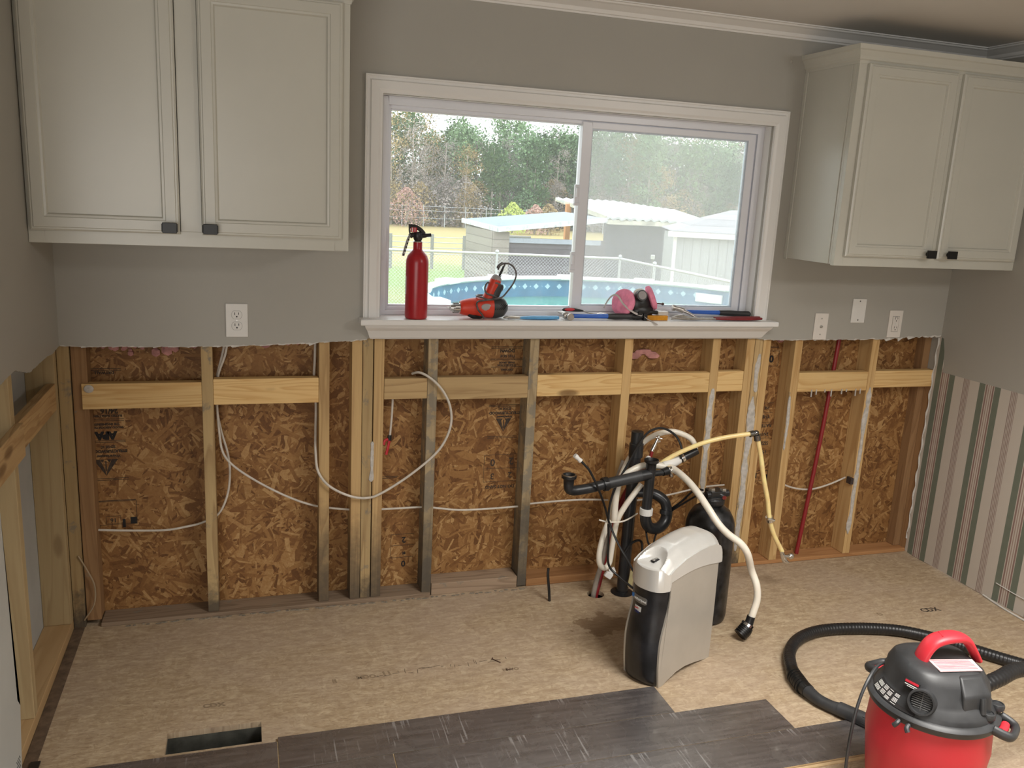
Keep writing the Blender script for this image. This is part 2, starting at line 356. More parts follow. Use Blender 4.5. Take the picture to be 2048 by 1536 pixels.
# strip with round holes
def holed(bm, x0, x1, y0, y1, cx, cy, r, n=28):
    for z, fl in ((0, 0), (-t, 1)):
        ring = [bm.verts.new((cx+r*math.cos(2*math.pi*k/n), cy+r*math.sin(2*math.pi*k/n), z)) for k in range(n)]
        def out(k):
            a = 2*math.pi*k/n; c, s = math.cos(a), math.sin(a)
            m = min(((x1-cx) if c > 0 else (x0-cx))/c if abs(c) > 1e-6 else 9, ((y1-cy) if s > 0 else (y0-cy))/s if abs(s) > 1e-6 else 9)
            return (cx+c*m, cy+s*m, z)
        o = [bm.verts.new(out(k)) for k in range(n)]
        for k in range(n): bm.faces.new((ring[k], ring[(k+1) % n], o[(k+1) % n], o[k]))
        cs = [(x1, y1), (x0, y1), (x0, y0), (x1, y0)]
        for X, Y in cs:
            a = math.atan2(Y-cy, X-cx) % (2*math.pi); k = int(a/(2*math.pi)*n)
            bm.faces.new((o[k], bm.verts.new((X, Y, z)), o[(k+1) % n]))
    lo = [(cx+r*math.cos(2*math.pi*k/n), cy+r*math.sin(2*math.pi*k/n)) for k in range(n)]
    for k in range(n):
        p, q = lo[k], lo[(k+1) % n]; bm.faces.new([bm.verts.new(c) for c in ((*p, 0), (*q, 0), (*q, -t), (*p, -t))])
box(bm, XL-.12, 1.45, -.2, -.0, -t, 0); holed(bm, 1.45, 1.56, -.2, 0, *holes[0]); holed(bm, 1.56, 1.69, -.2, 0, *holes[1]); box(bm, 1.69, XR+.05, -.2, 0, -t, 0)
box(bm, XL-.12, XR+.05, 0, .10, -t, -.001)
struct('floor', bm, M_sub, keep=True)
bm = NB()
for cx, cy, r in holes: lathe(bm, [(r+.02, -.15), (r+.02, -.018)], (cx, cy, 0), 20, cap=False); box(bm, cx-.06, cx+.06, cy-.06, cy+.06, -.16, -.15)
struct('trim_1', bm, M_void)
# duct opening
d = thing('floor_duct', 'dark rectangular vent opening cut in the subfloor, with sheet metal duct below', 'floor vent', (.025, -.765, -.2))
bm = NB(); x0, x1, y0, y1 = -.108, .158, -.815, -.714
for a in ((x0-.002, x0, y0, y1), (x1, x1+.002, y0, y1), (x0, x1, y0-.002, y0), (x0, x1, y1, y1+.002)): box(bm, *a, -.2, -.0185)
obj('duct_wall', bm, simple('dull_duct_metal', (.10, .10, .085), .6, .4, .4, 20), d)
bm = NB(); box(bm, x0, x1, y0, y1, -.205, -.2); obj('duct_bottom', bm, M_void, d)
# ceiling
bm = NB(); box(bm, -3, XR+.1, -5.6, .1, ZC, ZC+.03); struct('ceiling', bm, M_ceil)
# back wall, drywall with a ragged cut edge
cut = [(-.475, 1.039), (-.40, 1.036), (-.26, 1.034), (-.1, 1.033), (.029, 1.034), (.2, 1.039), (.39, 1.046), (.50, 1.054), (.566, 1.060), (2.24, 1.056), (2.304, 1.052), (2.48, 1.054), (2.60, 1.055), (2.72, 1.056), (2.86, 1.057), (2.95, 1.062), (3.05, 1.066), (XR, 1.070)]
def cz(x):
    for (a, b), (c, e) in zip(cut, cut[1:]):
        if a <= x <= c: return b+(e-b)*(x-a)/(c-a)
    return cut[-1][1]
def ragged(x0, x1, step=.012, amp=.0025):
    out = []; x = x0
    while x < x1:
        out.append((x, cz(x)+random.uniform(-amp, amp)*(1.8 if x > 2.8 else 1))); x += step
    out.append((x1, cz(x1))); return out
bm = NB()
def strip(x0, x1, ztop):
    r = ragged(x0, x1)
    for (a, b), (c, e) in zip(r, r[1:]): prism(bm, [(a, b), (c, e), (c, ztop), (a, ztop)], 'y', -.0127, 0)
strip(-.475, .605, ZC); strip(2.178, XR, ZC); box(bm, .605, 2.178, -.0127, 0, 1.925, ZC); box(bm, .605, 2.178, -.0127, 0, 1.058, 1.118)
struct('wall_back', bm, M_paint, keep=True)
bm = NB()
for a, b in ((-.46, .56), (2.25, XR)):
    r = ragged(a, b, .016, .002)
    for (x0, z0), (x1, z1) in zip(r, r[1:]):
        e = random.uniform(.0, .004); prism(bm, [(x0, z0-.0015-e), (x1, z1-.0015-e*.5), (x1, z1+.004), (x0, z0+.004)], 'y', -.0115, -.001)
for x, wd, h in ((.10, .05, .008), (.36, .03, .012), (2.9, .06, .014), (2.96, .03, .018), (3.02, .05, .012), (3.14, .03, .008)):
    prism(bm, [(x-wd/2, cz(x)+.002), (x-wd/4, cz(x)-h), (x+wd/5, cz(x)-h*.5), (x+wd/2, cz(x)+.002)], 'y', -.012, -.008)
struct('trim_2', bm, M_gyp)
# exterior sheathing (OSB)
bm = NB()
box(bm, -.6, .60, .089, .1, -.02, 2.4); box(bm, 2.20, 3.3, .089, .1, -.02, 2.4); box(bm, .60, 2.20, .089, .1, -.02, 1.12); box(bm, .60, 2.20, .089, .1, 1.93, 2.4)
osbw = struct('wall_exterior', bm, M_osb, keep=True)
# left wing wall, right wall
def side_prism(bm, poly, x0, x1): prism(bm, poly, 'x', x0, x1)
bm = NB(); lc = [(.0, 1.036), (-.05, 1.034), (-.12, 1.030), (-.19, 1.036), (-.30, 1.036), (-.43, 1.035), (-.50, 1.052), (-.586, 1.075), (-.65, 1.073), (-.742, 1.070), (-.80, 1.07), (-.87, 1.07)]
for (a, b), (c, e) in zip(lc, lc[1:]):
    n = 5
    for i in range(n):
        ya, yb = a+(c-a)*i/n, a+(c-a)*(i+1)/n; za, zb = b+(e-b)*i/n+random.uniform(-.002, .002), b+(e-b)*(i+1)/n
        prism(bm, [(ya, za), (yb, zb), (yb, ZC), (ya, ZC)], 'x', -.475, XL)
box(bm, -.475, XL, -1.05, -.87, 1.07, ZC)
box(bm, -.475, XL, -1.05, -.785, 0.0, 1.07) if False else None
struct('wall_left', bm, M_paint, keep=True)
bm = NB()   # lower stub of drywall with its corner bead, nearer the camera
yy = [(0.0, -.838), (.02, -.835), (.2, -.800), (.23, -.822), (.5, -.828), (.77, -.834), (1.07, -.84)]
prism(bm, [(-1.05, 0), (-1.05, 1.07)]+[(y, z) for z, y in yy[::-1]], 'x', -.475, XL)
struct('wall_left_lower', bm, simple('primer_grey_drywall', (.50, .50, .47), .6, var=.04, scale=6), keep=True)
bm = NB()
for i in range(9):
    for j in range(5):
        lathe(bm, [(.0022, 0), (.0022, .0008)], (0, 0, 0), 8)
        for v in bm.verts[-16:] if False else []: pass
bm.free(); bm = NB()
for i in range(12):
    for j in range(4):
        y, z = -.845-j*.009-(i % 2)*.0045, .008+i*.0065; cyl(bm, (XL-.0005, y, z), (XL+.0008, y, z), .0024, seg=8)
struct('trim_3', bm, simple('bead_holes', (.16, .16, .15), .8))
bm = NB(); box(bm, -.577, -.565, -1.05, .089, -.0, ZC); struct('wall_left_far', bm, M_back)
bm = NB()
lowcut = 0
box(bm, XR, XR+.0127, -5.6, .1, .907, ZC); r_ = struct('wall_right', bm, M_paint, keep=True)
bm = NB()
# wallpapered lower panel, its foot slightly ragged, a narrow strip runs up the corner
n = 60; ys = [-.02-i*.09 for i in range(n)]
foot = lambda y: .004+.004*noise.noise(V((y*6, 0, 0)))
for a, b in zip(ys, ys[1:]): prism(bm, [(a, foot(a)), (b, foot(b)), (b, .907), (a, .907)], 'x', XR-.001, XR+.012)
prism(bm, [(-.002, .008), (-.02, .004), (-.02, .907), (-.055, .907), (-.046, 1.0), (-.03, 1.06), (-.002, 1.068)], 'x', XR-.001, XR+.012)
struct('wall_right_lower', bm, M_paper, keep=True)
bm = NB(); box(bm, XR+.0002, XR+.03, .0005, .0885, 0, ZC-.02); struct('wall_right_seal', bm, W_brown)  # added filler that keeps sky light out of the corner gap
bm = NB(); tube(bm, [(XR-.003, -.55+.02, .085), (XR-.004, -.65, .08), (XR-.003, -.85, .082), (XR-.003, -1.4, .08)], .0022, 6); tube(bm, [(XR-.0035, -.003-.004*math.sin(i*1.9), 1.06-i*.03) for i in range(34)], [.003+.0015*math.sin(i*2.3) for i in range(34)], 6, 2)
# thin base moulding strip peeling from the wall foot
tube(bm, [(XR-.006, -.48, .006), (XR-.02, -.60, .004), (XR-.022, -.75, .004), (XR-.02, -1.1, .004)], .004, 6)
struct('trim_4', bm, M_gyp)
# room behind the camera, closed off by a solid wall
bm = NB(); box(bm, XL-2.5, XR+.1, -5.62, -5.6, 0, ZC)
struct('wall_rear', bm, M_paint)
bm = NB(); box(bm, XL-2.52, XL-2.5, -5.6, 0.1, 0, ZC); struct('wall_left_outer', bm, M_paint)
bm = NB(); box(bm, XL-2.5, XL-.12, -5.6, .1, -.018, 0); struct('floor_side', bm, M_sub, keep=True)
bm = NB(); box(bm, XL-2.5, -.577, .089, .1, 0, 2.4); struct('wall_back_side', bm, M_paint)
# crown moulding
def crown(bm, pts_fn, n=1): pass
prof = [(0, 0), (.004, 0), (.006, .006), (.012, .008), (.018, .020), (.050, .034), (.062, .036), (.066, .041), (.078, .041), (.078, .045), (0, .045)]
bm = NB(); prism(bm, [(-.0127-a, 2.26+b) for a, b in prof], 'x', XL, XR); struct('trim_5', bm, M_trim)
bm = NB(); prism(bm, [(XR-a, 2.26+b) for a, b in prof], 'y', -5.6, -.0127); struct('trim_6', bm, M_trim)
bm = NB(); tube(bm, [(2.226, -.013, 2.176), (2.226, -.0155, 2.176)], [.007, .004], 12, 0); struct('trim_7', bm, M_paint)
# ================================================================ WINDOW
wf = bpy.data.objects.new('window_1', None); C.objects.link(wf); wf.location = (1.4, 0, 1.14); ORG['window_1'] = V((1.4, 0, 1.14)); wf['kind'] = 'structure'
cp = [(0, 0), (.012, 0), (.012, .006), (.017, .014), (.017, .040), (.010, .044), (.010, .052), (.014, .055), (.014, .060), (0, .060)]   # thickness, distance from the opening
def casing(bm):
    ix0, ix1, iz1 = .602, 2.180, 1.926; w_ = .061
    def sec(corner):  # 3D section points at: 0 bottom left, 1 top left, 2 top right, 3 bottom right
        P = []
        for tk, d in cp:
            y = -.0127-tk
            P.append([( ix0-d, y, 1.14), (ix0-d, y, iz1+d), (ix1+d, y, iz1+d), (ix1+d, y, 1.14)][corner])
        return [bm.verts.new(p) for p in P]
    S = [sec(i) for i in range(4)]; n = len(cp)
    for a, b in zip(S, S[1:]):
        for k in range(n): bm.faces.new((a[k], a[(k+1) % n], b[(k+1) % n], b[k]))
    bm.faces.new(S[0]); bm.faces.new(S[3][::-1])
bm = NB(); casing(bm); obj('casing', bm, M_trim, wf)
bm = NB(); box(bm, .590, .602, -.012, .105, 1.14, 1.938); box(bm, 2.180, 2.192, -.012, .105, 1.14, 1.938); box(bm, .602, 2.180, -.012, .105, 1.926, 1.938)
obj('jamb', bm, M_trim, wf)
bm = NB(); prism(bm, [(-.0805, 1.122), (-.078, 1.118), (.105, 1.118), (.105, 1.14), (-.078, 1.14), (-.0805, 1.136)], 'x', .602, 2.18); prism(bm, [(-.0805, 1.122), (-.078, 1.118), (-.0127, 1.118), (-.0127, 1.14), (-.078, 1.14), (-.0805, 1.136)], 'x', .528, .602); prism(bm, [(-.0805, 1.122), (-.078, 1.118), (-.0127, 1.118), (-.0127, 1.14), (-.078, 1.14), (-.0805, 1.136)], 'x', 2.18, 2.266)
obj('sill', bm, M_trim, wf, bevel=.002)
ap = [(0, 0), (.004, 0), (.010, .006), (.014, .012), (.030, .034), (.044, .046), (.048, .052), (.048, .058), (0, .058)]
bm = NB(); A = []
S = []
for k, (x0, sg) in enumerate(((.572, -1), (2.226, 1))):
    S.append([bm.verts.new((x0+sg*tk*.55, -.0127-tk, 1.060+h)) for tk, h in ap])
for k in range(len(ap)): bm.faces.new((S[0][k], S[0][(k+1) % len(ap)], S[1][(k+1) % len(ap)], S[1][k]))
bm.faces.new(S[0]); bm.faces.new(S[1][::-1]); obj('apron', bm, M_trim, wf)
# vinyl frame
def frame(bm, x0, x1, z0, z1, y0, y1, wl, wr, wb, wt):
    box(bm, x0, x0+wl, y0, y1, z0, z1); box(bm, x1-wr, x1, y0, y1, z0, z1); box(bm, x0+wl, x1-wr, y0, y1, z0, z0+wb); box(bm, x0+wl, x1-wr, y0, y1, z1-wt, z1)
bm = NB(); frame(bm, .602, 2.18, 1.14, 1.926, .048, .105, .030, .028, .018, .030)
obj('vinyl_frame', bm, M_vinyl, wf, bevel=.002)
bm = NB(); frame(bm, .630, 2.154, 1.156, 1.898, .062, .103, .012, .014, .013, .014)
obj('track', bm, M_vinyl, wf, bevel=.0015)
# fixed left sash (behind), sliding right sash (front)
ls = bpy.data.objects.new('sash', None); C.objects.link(ls); ls.parent = wf; ls.location = (0, 0, 0); ORG['sash'] = V((1.4, 0, 1.14))
bm = NB(); frame(bm, .636, 1.408, 1.162, 1.893, .080, .100, .012, .022, .014, .014); obj('sash_frame', bm, M_vinyl, ls, bevel=.001)
rs = bpy.data.objects.new('sash', None); C.objects.link(rs); rs.parent = wf; rs.location = (0, 0, 0); ORG[rs.name] = V((1.4, 0, 1.14)); ORG['sash'] = V((1.4, 0, 1.14))
bm = NB(); frame(bm, 1.382, 2.145, 1.160, 1.892, .052, .076, .038, .032, .022, .024); obj('sash_frame', bm, M_vinyl, rs, bevel=.0015)
bm = NB(); frame(bm, 1.420, 2.113, 1.182, 1.868, .056, .072, .006, .006, .006, .006); obj('glazing_bead', bm, simple('pale_blue_bead', (.55, .62, .70), .35), rs)
g = G('window_glass'); tr = g.n('ShaderNodeBsdfTransparent', Color=(.97, .985, .98, 1)); gl = g.n('ShaderNodeBsdfGlossy', Roughness=.02, Color=(1, 1, 1, 1)); du = g.n('ShaderNodeBsdfTranslucent', Color=(.9, .93, .95, 1))
fr = g.n('ShaderNodeFresnel', IOR=1.45); a = g.n('ShaderNodeMixShader'); g.put(a.inputs[0], .05); g.put(a.inputs[1], tr.outputs[0]); g.put(a.inputs[2], du.outputs[0])
b = g.n('ShaderNodeMixShader'); g.put(b.inputs[0], g.math('MULTIPLY', fr.outputs[0], .8)); g.put(b.inputs[1], a.outputs[0]); g.put(b.inputs[2], gl.outputs[0]); g.put(g.out.inputs[0], b.outputs[0]); M_glass = g.m
g = G('insect_screen'); tr = g.n('ShaderNodeBsdfTransparent', Color=(1, 1, 1, 1)); du = g.n('ShaderNodeBsdfTranslucent', Color=(.75, .75, .76, 1)); df = g.n('ShaderNodeBsdfDiffuse', Color=(.5, .5, .5, 1)); ad = g.n('ShaderNodeMixShader'); g.put(ad.inputs[0], .3); g.put(ad.inputs[1], du.outputs[0]); g.put(ad.inputs[2], df.outputs[0])
a = g.n('ShaderNodeMixShader'); g.put(a.inputs[0], .20); g.put(a.inputs[1], tr.outputs[0]); g.put(a.inputs[2], ad.outputs[0]); g.put(g.out.inputs[0], a.outputs[0]); M_screen = g.m
bm = NB(); box(bm, .646, 1.388, .088, .091, 1.174, 1.881); obj('pane', bm, M_glass, ls)
bm = NB(); box(bm, 1.424, 2.109, .062, .065, 1.186, 1.864); obj('pane', bm, M_glass, rs)
bm = NB(); box(bm, 1.405, 2.15, .1005, .1012, 1.165, 1.89); obj('insect_screen', bm, M_screen, wf)
for z in (1.62, 1.36):
    bm = NB(); box(bm, 1.366, 1.384, .050, .066, z-.035, z+.035); box(bm, 1.368, 1.378, .040, .052, z-.014, z+.024); box(bm, 1.362, 1.386, .044, .06, z-.045, z-.034)
    obj('latch', bm, M_vinyl, wf, bevel=.002)
bm = NB(); frame(bm, 1.428, 1.452, 1.832, 1.862, .0655, .0665, .002, .002, .002, .002); obj('corner_sticker', bm, M_label, rs)
# ================================================================ FRAMING
def stud(x0, x1, z0, z1, m, label, y0=0.0, y1=.0885, group=None, name='wall_stud', cat='stud', bev=.0015):
    bm = NB(); n = 10
    vs = box(bm, x0, x1, y0, y1, z0, z1); o = obj(name, bm, m, bevel=bev); tag(o, label, cat, group); return o
TOP = 1.9; S = .4064; h = .019
def Z0(x): return .016 if x < .80 else (.052 if x < 1.22 else (.034 if x < 1.7 else .018))
def S_(i, m, label): return stud((i-1)*S-h, (i-1)*S+h, Z0((i-1)*S) if i not in (3, 4) else 0.005, 1.12 if 3 <= i <= 6 else TOP, m, label)
stud(-.475, -.437, 0.0, TOP, W_stained, 'stained stud with grey patches in the left corner of the back wall', name='wall_stud', y0=-.002)
stud(-.434, -.386, .018, TOP, W_brown, 'brown reddish stud set back beside the left corner stud', y0=.012, y1=.0885)
s1 = S_(1, W_stained, 'stained pine stud under the left double outlet')
s2 = S_(2, W_rot, 'pine stud with rotted grey foot, second bay from left corner')
stud(.507, .545, .016, TOP, W_rot, 'left board of the three-stud post below the left window corner')
s3b = stud(.547, .585, .016, TOP, W_stained, 'stained middle board of the three-stud post below the left window corner')
stud(.589, .627, .016, 1.12, W_rot, 'right board of the three-stud post below the left window corner')
s3 = S_(3, W_grey, 'weathered dark grey stud inside the big cable loop')
s4 = S_(4, W_grey, 'grey-stained stud right of the printed sheathing panel under the window')
s5 = S_(5, W_stud, 'pale stud behind the black standpipe')
s6 = S_(6, W_stud, 'pale stud with grey adhesive below its block, right of the pipes')
stud(2.178, 2.216, .018, 1.12, W_stud, 'left board of the three-stud post below the right window corner')
k2 = stud(2.218, 2.256, .018, TOP, W_stained, 'grey middle board of the three-stud post below the right window corner')
stud(2.258, 2.296, .018, TOP, W_stud, 'right board of the three-stud post below the right window corner')
s7 = S_(7, W_stud, 'pale stud between the printed bay and the red pipe bay')
s8 = S_(8, W_stud, 'stud with long white adhesive streak right of the red pipe')
stud(3.152, 3.189, .018, TOP, W_brown, 'brown stud in the right corner beside the striped wall', y0=.0385)
# adhesive streaks left on stud faces
def streak(parent, x, wd, z0, z1, seed, y=-.004, slope=0):
    bm = NB(); n = 70; L = []; 
    for i in range(n+1):
        z = z0+(z1-z0)*i/n; c = x+slope*(z-z0)+.004*noise.noise(V((seed, z*9, 0))); wv = wd*(.60+1.1*abs(noise.noise(V((seed*3, z*11, 1)))))*min(1, .3+i/4, .3+(n-i)/4); c += .007*noise.noise(V((z*7, seed, 8)))
        wv *= .8+.5*abs(noise.noise(V((seed, z*38, 5)))); L.append([bm.verts.new((c+wv*a, y*b, z)) for a, b in ((-.5, .0), (-.42, .7), (0, 1.0+.5*noise.noise(V((z*30, seed, 3)))), (.42, .7), (.5, 0))])
    for a, b in zip(L, L[1:]):
        for k in range(4): bm.faces.new((a[k], a[k+1], b[k+1], b[k]))
        bm.faces.new((a[4], a[0], b[0], b[4]))
    obj('adhesive_streak', bm, M_caulk, parent, smooth=True)
streak(s6, 2.030, .036, .36, .84, 1.3); streak(k2, 2.237, .034, .08, .80, 2.1); streak(k2, 2.243, .022, .82, .99, 3.4)
streak(s8, 2.838, .026, .12, .83, 4.4, -.006, .006); streak(s7, 2.425, .014, .55, .80, 5.2, -.005); streak(s3b, .583, .018, .50, .66, 6.6)
# horizontal blocks
def block(x0, x1, m, label, z0=.818, z1=.906, y0=.0, y1=.038): 
    bm = NB(); box(bm, x0, x1, y0, y1, z0, z1); o = obj('blocking_board', bm, m, bevel=.002); tag(o, label, 'board'); return o
b1 = block(-.405, -.0195, W_block, 'fresh pine cross board in the leftmost bay, a grey smear on its left end', .812, .902)
b2 = block(.0195, .3865, W_block, 'knotty pine cross board under the left double outlet', .818, .912)
block(.628, .793, W_blockd, 'short darker cross board behind the start of the cable loop', .824, .904)
block(.832, 1.200, W_blockd, 'aged brown cross board covering printed sheathing under the window', .818, .906)
block(1.2385, 1.6065, W_block, 'bright pine cross board under the window, left of the standpipe stud', .822, .910)
block(1.6450, 2.0125, W_block, 'bright pine cross board under the window, right of the standpipe stud', .824, .910)
block(2.0515, 2.1770, W_block, 'shortest cross board, beside the right window post', .826, .914)
block(2.4580, 2.8250, W_block, 'cross board with bold oval grain in front of the red pipe', .816, .903)
block(2.8640, 3.1900, W_block, 'cross board against the right corner', .828, .906)
bm = NB(); ell(bm, (-.382, -.003, .885), (.016, .003, .014)); obj('adhesive_smear', bm, M_caulk, b1, smooth=True)
for i, x in enumerate((2.53, 2.555, 2.60, 2.635, 2.69, 2.715, 2.765, 2.79)):
    bm = NB(); box(bm, x, x+.005, -.003, .001, .792+.01*(i % 3), .825); obj('paper_shred', bm, M_caulk, bpy.data.objects['blocking_board.007'])
# bottom plates
def plate(x0, x1, z1, m, label, y0=0.0):
    bm = NB(); box(bm, x0, x1, y0, .0885, 0.0, z1); o = obj('bottom_plate', bm, m, bevel=.002); tag(o, label, 'board'); return o
plate(-.385, .828, .015, W_plate, 'dirty dark bottom plate along the left half of the back wall', -.012)
plate(.834, 1.198, .050, W_plate, 'raised grey bottom board in the bay under the window', -.002)
plate(1.240, 1.70, .033, W_plateo, 'orange-brown bottom plate behind the pipes')
plate(1.701, 3.19, .017, W_plateo, 'orange-brown bottom plate along the right end of the back wall')
bm = NB()
for i in range(60):
    x = -.3+1.55*i/60+random.uniform(-.01, .01); ell(bm, (x, -.016-random.random()*.01, .001), (random.uniform(.005, .018), .004, .0025), seg=8)
struct('trim_8', bm, simple('grey_debris_along_plate', (.20, .17, .13), .95, var=.4, scale=80))
# left wall framing
def lstud(y0, y1, label, m=W_lstud, x1=-.4755): 
    bm = NB(); box(bm, -.5645, x1, y0, y1, .038, ZC-.01); o = obj('side_wall_stud', bm, m, bevel=.0015); tag(o, label, 'stud'); return o
lstud(-.042, -.004, 'pale stud of the left wall touching the corner')
lstud(-.612, -.574, 'wide pale stud of the left wall nearest the camera, with a round knot')
bm = NB(); box(bm, -.5645, -.4755, -1.0, -.004, 0, .0375); tag(obj('bottom_plate', bm, W_platel, bevel=.002), 'clean bottom plate of the left wall between its pale studs', 'board')
bm = NB(); box(bm, -.503, -.4755, -.573, -.043, .825, .915); tag(obj('blocking_board', bm, W_blocky, bevel=.002), 'cross board with dark knot on the left wall beside the corner', 'board')
bm = NB(); box(bm, -.4750, -.455, -1.0, -.572, .83, .925); tag(obj('blocking_board', bm, W_blocky, bevel=.002), 'bright cross board cut off by the left picture edge', 'board')
bm = NB(); box(bm, XL-.012, XL+.022, -1.6, -.0, 0.0, .0025); struct('trim_9', bm, simple('dark_brown_gap', (.12, .08, .05), .9, var=.4, scale=30))  # flat dark brown strip over the gap between plate and floor
bm = NB(); box(bm, -.455, -.430, -1.3, -.775, .0026, .008); tag(obj('floor_strip', bm, M_black, bevel=.001), 'narrow black strip lying on the floor in the lower left corner', 'strip')
# pink insulation tufts under the cut line
def fluff(x0, x1, z0, z1, label, seed):
    bm = NB(); rnd = random.Random(seed)
    for i in range(int((x1-x0)*160)):
        x = rnd.uniform(x0, x1); e = min(x-x0, x1-x)/(x1-x0)*2; z = z1-(z1-z0)*rnd.random()**1.4*(.4+.6*e)
        ell(bm, (x, .075+rnd.uniform(-.005, .01), z), (rnd.uniform(.008, .02), .006, rnd.uniform(.008, .02)), seg=6)
    tag(obj('insulation', bm, M_insul, smooth=True), label, 'insulation', kind='stuff')
fluff(-.36, -.04, .975, 1.05, 'pink insulation showing below the drywall in the leftmost bay', 1)
fluff(.06, .35, 1.015, 1.06, 'pink insulation sliver under the left double outlet', 2)
fluff(2.39, 2.425, .99, 1.06, 'pink insulation wisp left of the bay with the red pipe', 3)
bm = NB()
for i in range(8): ell(bm, (1.735+.05*math.sin(i), .080, .975+.012*math.cos(i*2)), (.03, .006, .012), seg=8)
tag(obj('insulation', bm, M_insul, smooth=True), 'pinkish insulation curl above the cross board right of the standpipe stud', 'insulation', kind='stuff')
# laminate planks
def plank(x0, x1, y0, y1, label, m=M_plank):
    t_ = thing('floor_plank', label, 'plank', ((x0+x1)/2, (y0+y1)/2, 0))
    bm = NB(); box(bm, x0+.0006, x1-.0006, y0+.0006, y1-.0006, .0065, .009); obj('laminate_face', bm, m, t_, bevel=.0006)
    bm = NB(); box(bm, x0+.0002, x1+.0015, y0, y1+.0015, .0, .0064); obj('core', bm, M_pedge, t_)
plank(-1.0, .201, -.967, -.836, 'dark plank of the first row, left of the joint in front of the vent hole')
plank(.2025, 1.43, -.967, -.816, 'dark plank of the first row ending beside the water softener')
plank(-1.0, .52, -1.128, -.9685, 'dark plank of the second row, left end')
plank(.5215, 1.767, -1.128, -.9685, 'long dark plank of the second row with a stepped end on the bare floor')
plank(-1.0, .90, -1.289, -1.1295, 'dark plank of the third row, left end')
plank(.9015, 2.04, -1.289, -1.1295, 'dusty brown plank of the third row running to the red vacuum')
plank(-1.0, 1.60, -1.449, -1.2905, 'dark plank of the fourth row along the lower picture edge')
bm = NB(); box(bm, 1.62, 2.3, -1.302, -1.2915, 0, .003); tag(obj('plank_tongue', bm, M_pedge), 'thin golden tongue strip along the third row in front of the vacuum', 'strip')
# ================================================================ UPPER CABINETS
def cabinet(name, label, x0, x1, xside, doors, inner, knobs, end):
    t_ = thing(name, label, 'cabinet', ((x0+x1)/2, -.17, 1.40))
    bm = NB(); box(bm, x0, x1, -.312, -.0135, 1.404, 2.15); obj('body', bm, M_cab, t_, bevel=.001)
    bm = NB(); fr = .042; z0, z1 = 1.40, 2.152
    cx = (doors[0][1]+doors[1][0])/2
    frame(bm, x0, x1, z0, z1, -.332, -.3125, fr, fr, .045, .03); box(bm, cx-.03, cx+.03, -.332, -.3125, z0+.045, z1-.03)
    obj('face_frame', bm, M_cab, t_, bevel=.0008)
    if end:   # end panel strip along the wall side
        bm = NB(); box(bm, x0-.006, x0-.0005, -.032, -.0135, 1.40, 2.14); box(bm, x0-.003, x0-.0005, -.30, -.29, 1.404, 2.14); obj('scribe_strip', bm, M_cab, t_, bevel=.0008)
    for (a, b), kx in zip(doors, knobs):
        dz0, dz1 = 1.437, 2.142; r = .050
        bm = NB(); y0, y1 = -.352, -.3325
        O = [(a, dz0), (b, dz0), (b, dz1), (a, dz1)]
        def ring(ins, y): return [bm.verts.new((x+(ins if x == a else -ins), y, z+(ins if z == dz0 else -ins))) for x, z in O]
        rs_ = [ring(0, y1), ring(0, y0+.007), ring(.005, y0+.003), ring(.009, y0+.003), ring(.011, y0), ring(r-.012, y0), ring(r-.010, y0+.0025), ring(r-.004, y0+.003), ring(r, y0+.010), ring(r+.004, y0+.010)]
        for p, q in zip(rs_, rs_[1:]):
            for i in range(4): bm.faces.new((p[i], p[(i+1) % 4], q[(i+1) % 4], q[i]))
        bm.faces.new(rs_[-1]); bm.faces.new(rs_[0][::-1])
        dr = obj('door', bm, M_cab, t_)
        bm = NB(); kz = 1.457; box(bm, kx-.020, kx+.020, -.383, -.372, kz-.0155, kz+.0155); box(bm, kx-.0225, kx+.0225, -.380, -.374, kz-.012, kz+.012); cyl(bm, (kx, -.3535, kz), (kx, -.372, kz), .009, .006, 14)
        obj('knob', bm, M_blkmet, dr, bevel=.0012, label='square matte black knob')
    # crown of the cabinet
    pr = [(0, 0), (.003, 0), (.005, .010), (.010, .014), (.013, .024), (.024, .042), (.030, .046), (.032, .062), (0, .062)]
    bm = NB(); zc = 2.14; S = []
    path = [lambda d: (xside, -.0135), ] 
    if end: cs = [(lambda d: (x0-d, -.0135)), (lambda d: (x0-d, -.332-d)), (lambda d: (x1, -.332-d))]
    else: cs = [(lambda d: (x0, -.332-d)), (lambda d: (x1+d, -.332-d)), (lambda d: (x1+d, -.0135))]
    S = [[bm.verts.new((*c(dd), zc+hh)) for dd, hh in pr] for c in cs]
    for p, q in zip(S, S[1:]):
        for k in range(len(pr)): bm.faces.new((p[k], p[(k+1) % len(pr)], q[(k+1) % len(pr)], q[k]))
    bm.faces.new(S[0]); bm.faces.new(S[-1][::-1]); box(bm, x0+.001, x1-.001, -.331, -.0136, 2.151, 2.2)
    obj('crown', bm, M_cab, t_)
cabinet('wall_cabinet', 'large cream two-door wall cabinet at the upper left of the window', -.461, .452, 0, [(-.466+.013, -.050), (.013, .430)], .05, (-.077, .037), False)
cabinet('wall_cabinet', 'cream two-door wall cabinet with crown top, right of the window', 2.302, 3.189, 0, [(2.338, 2.748), (2.776, 3.176)], .05, (2.720, 2.822), True)
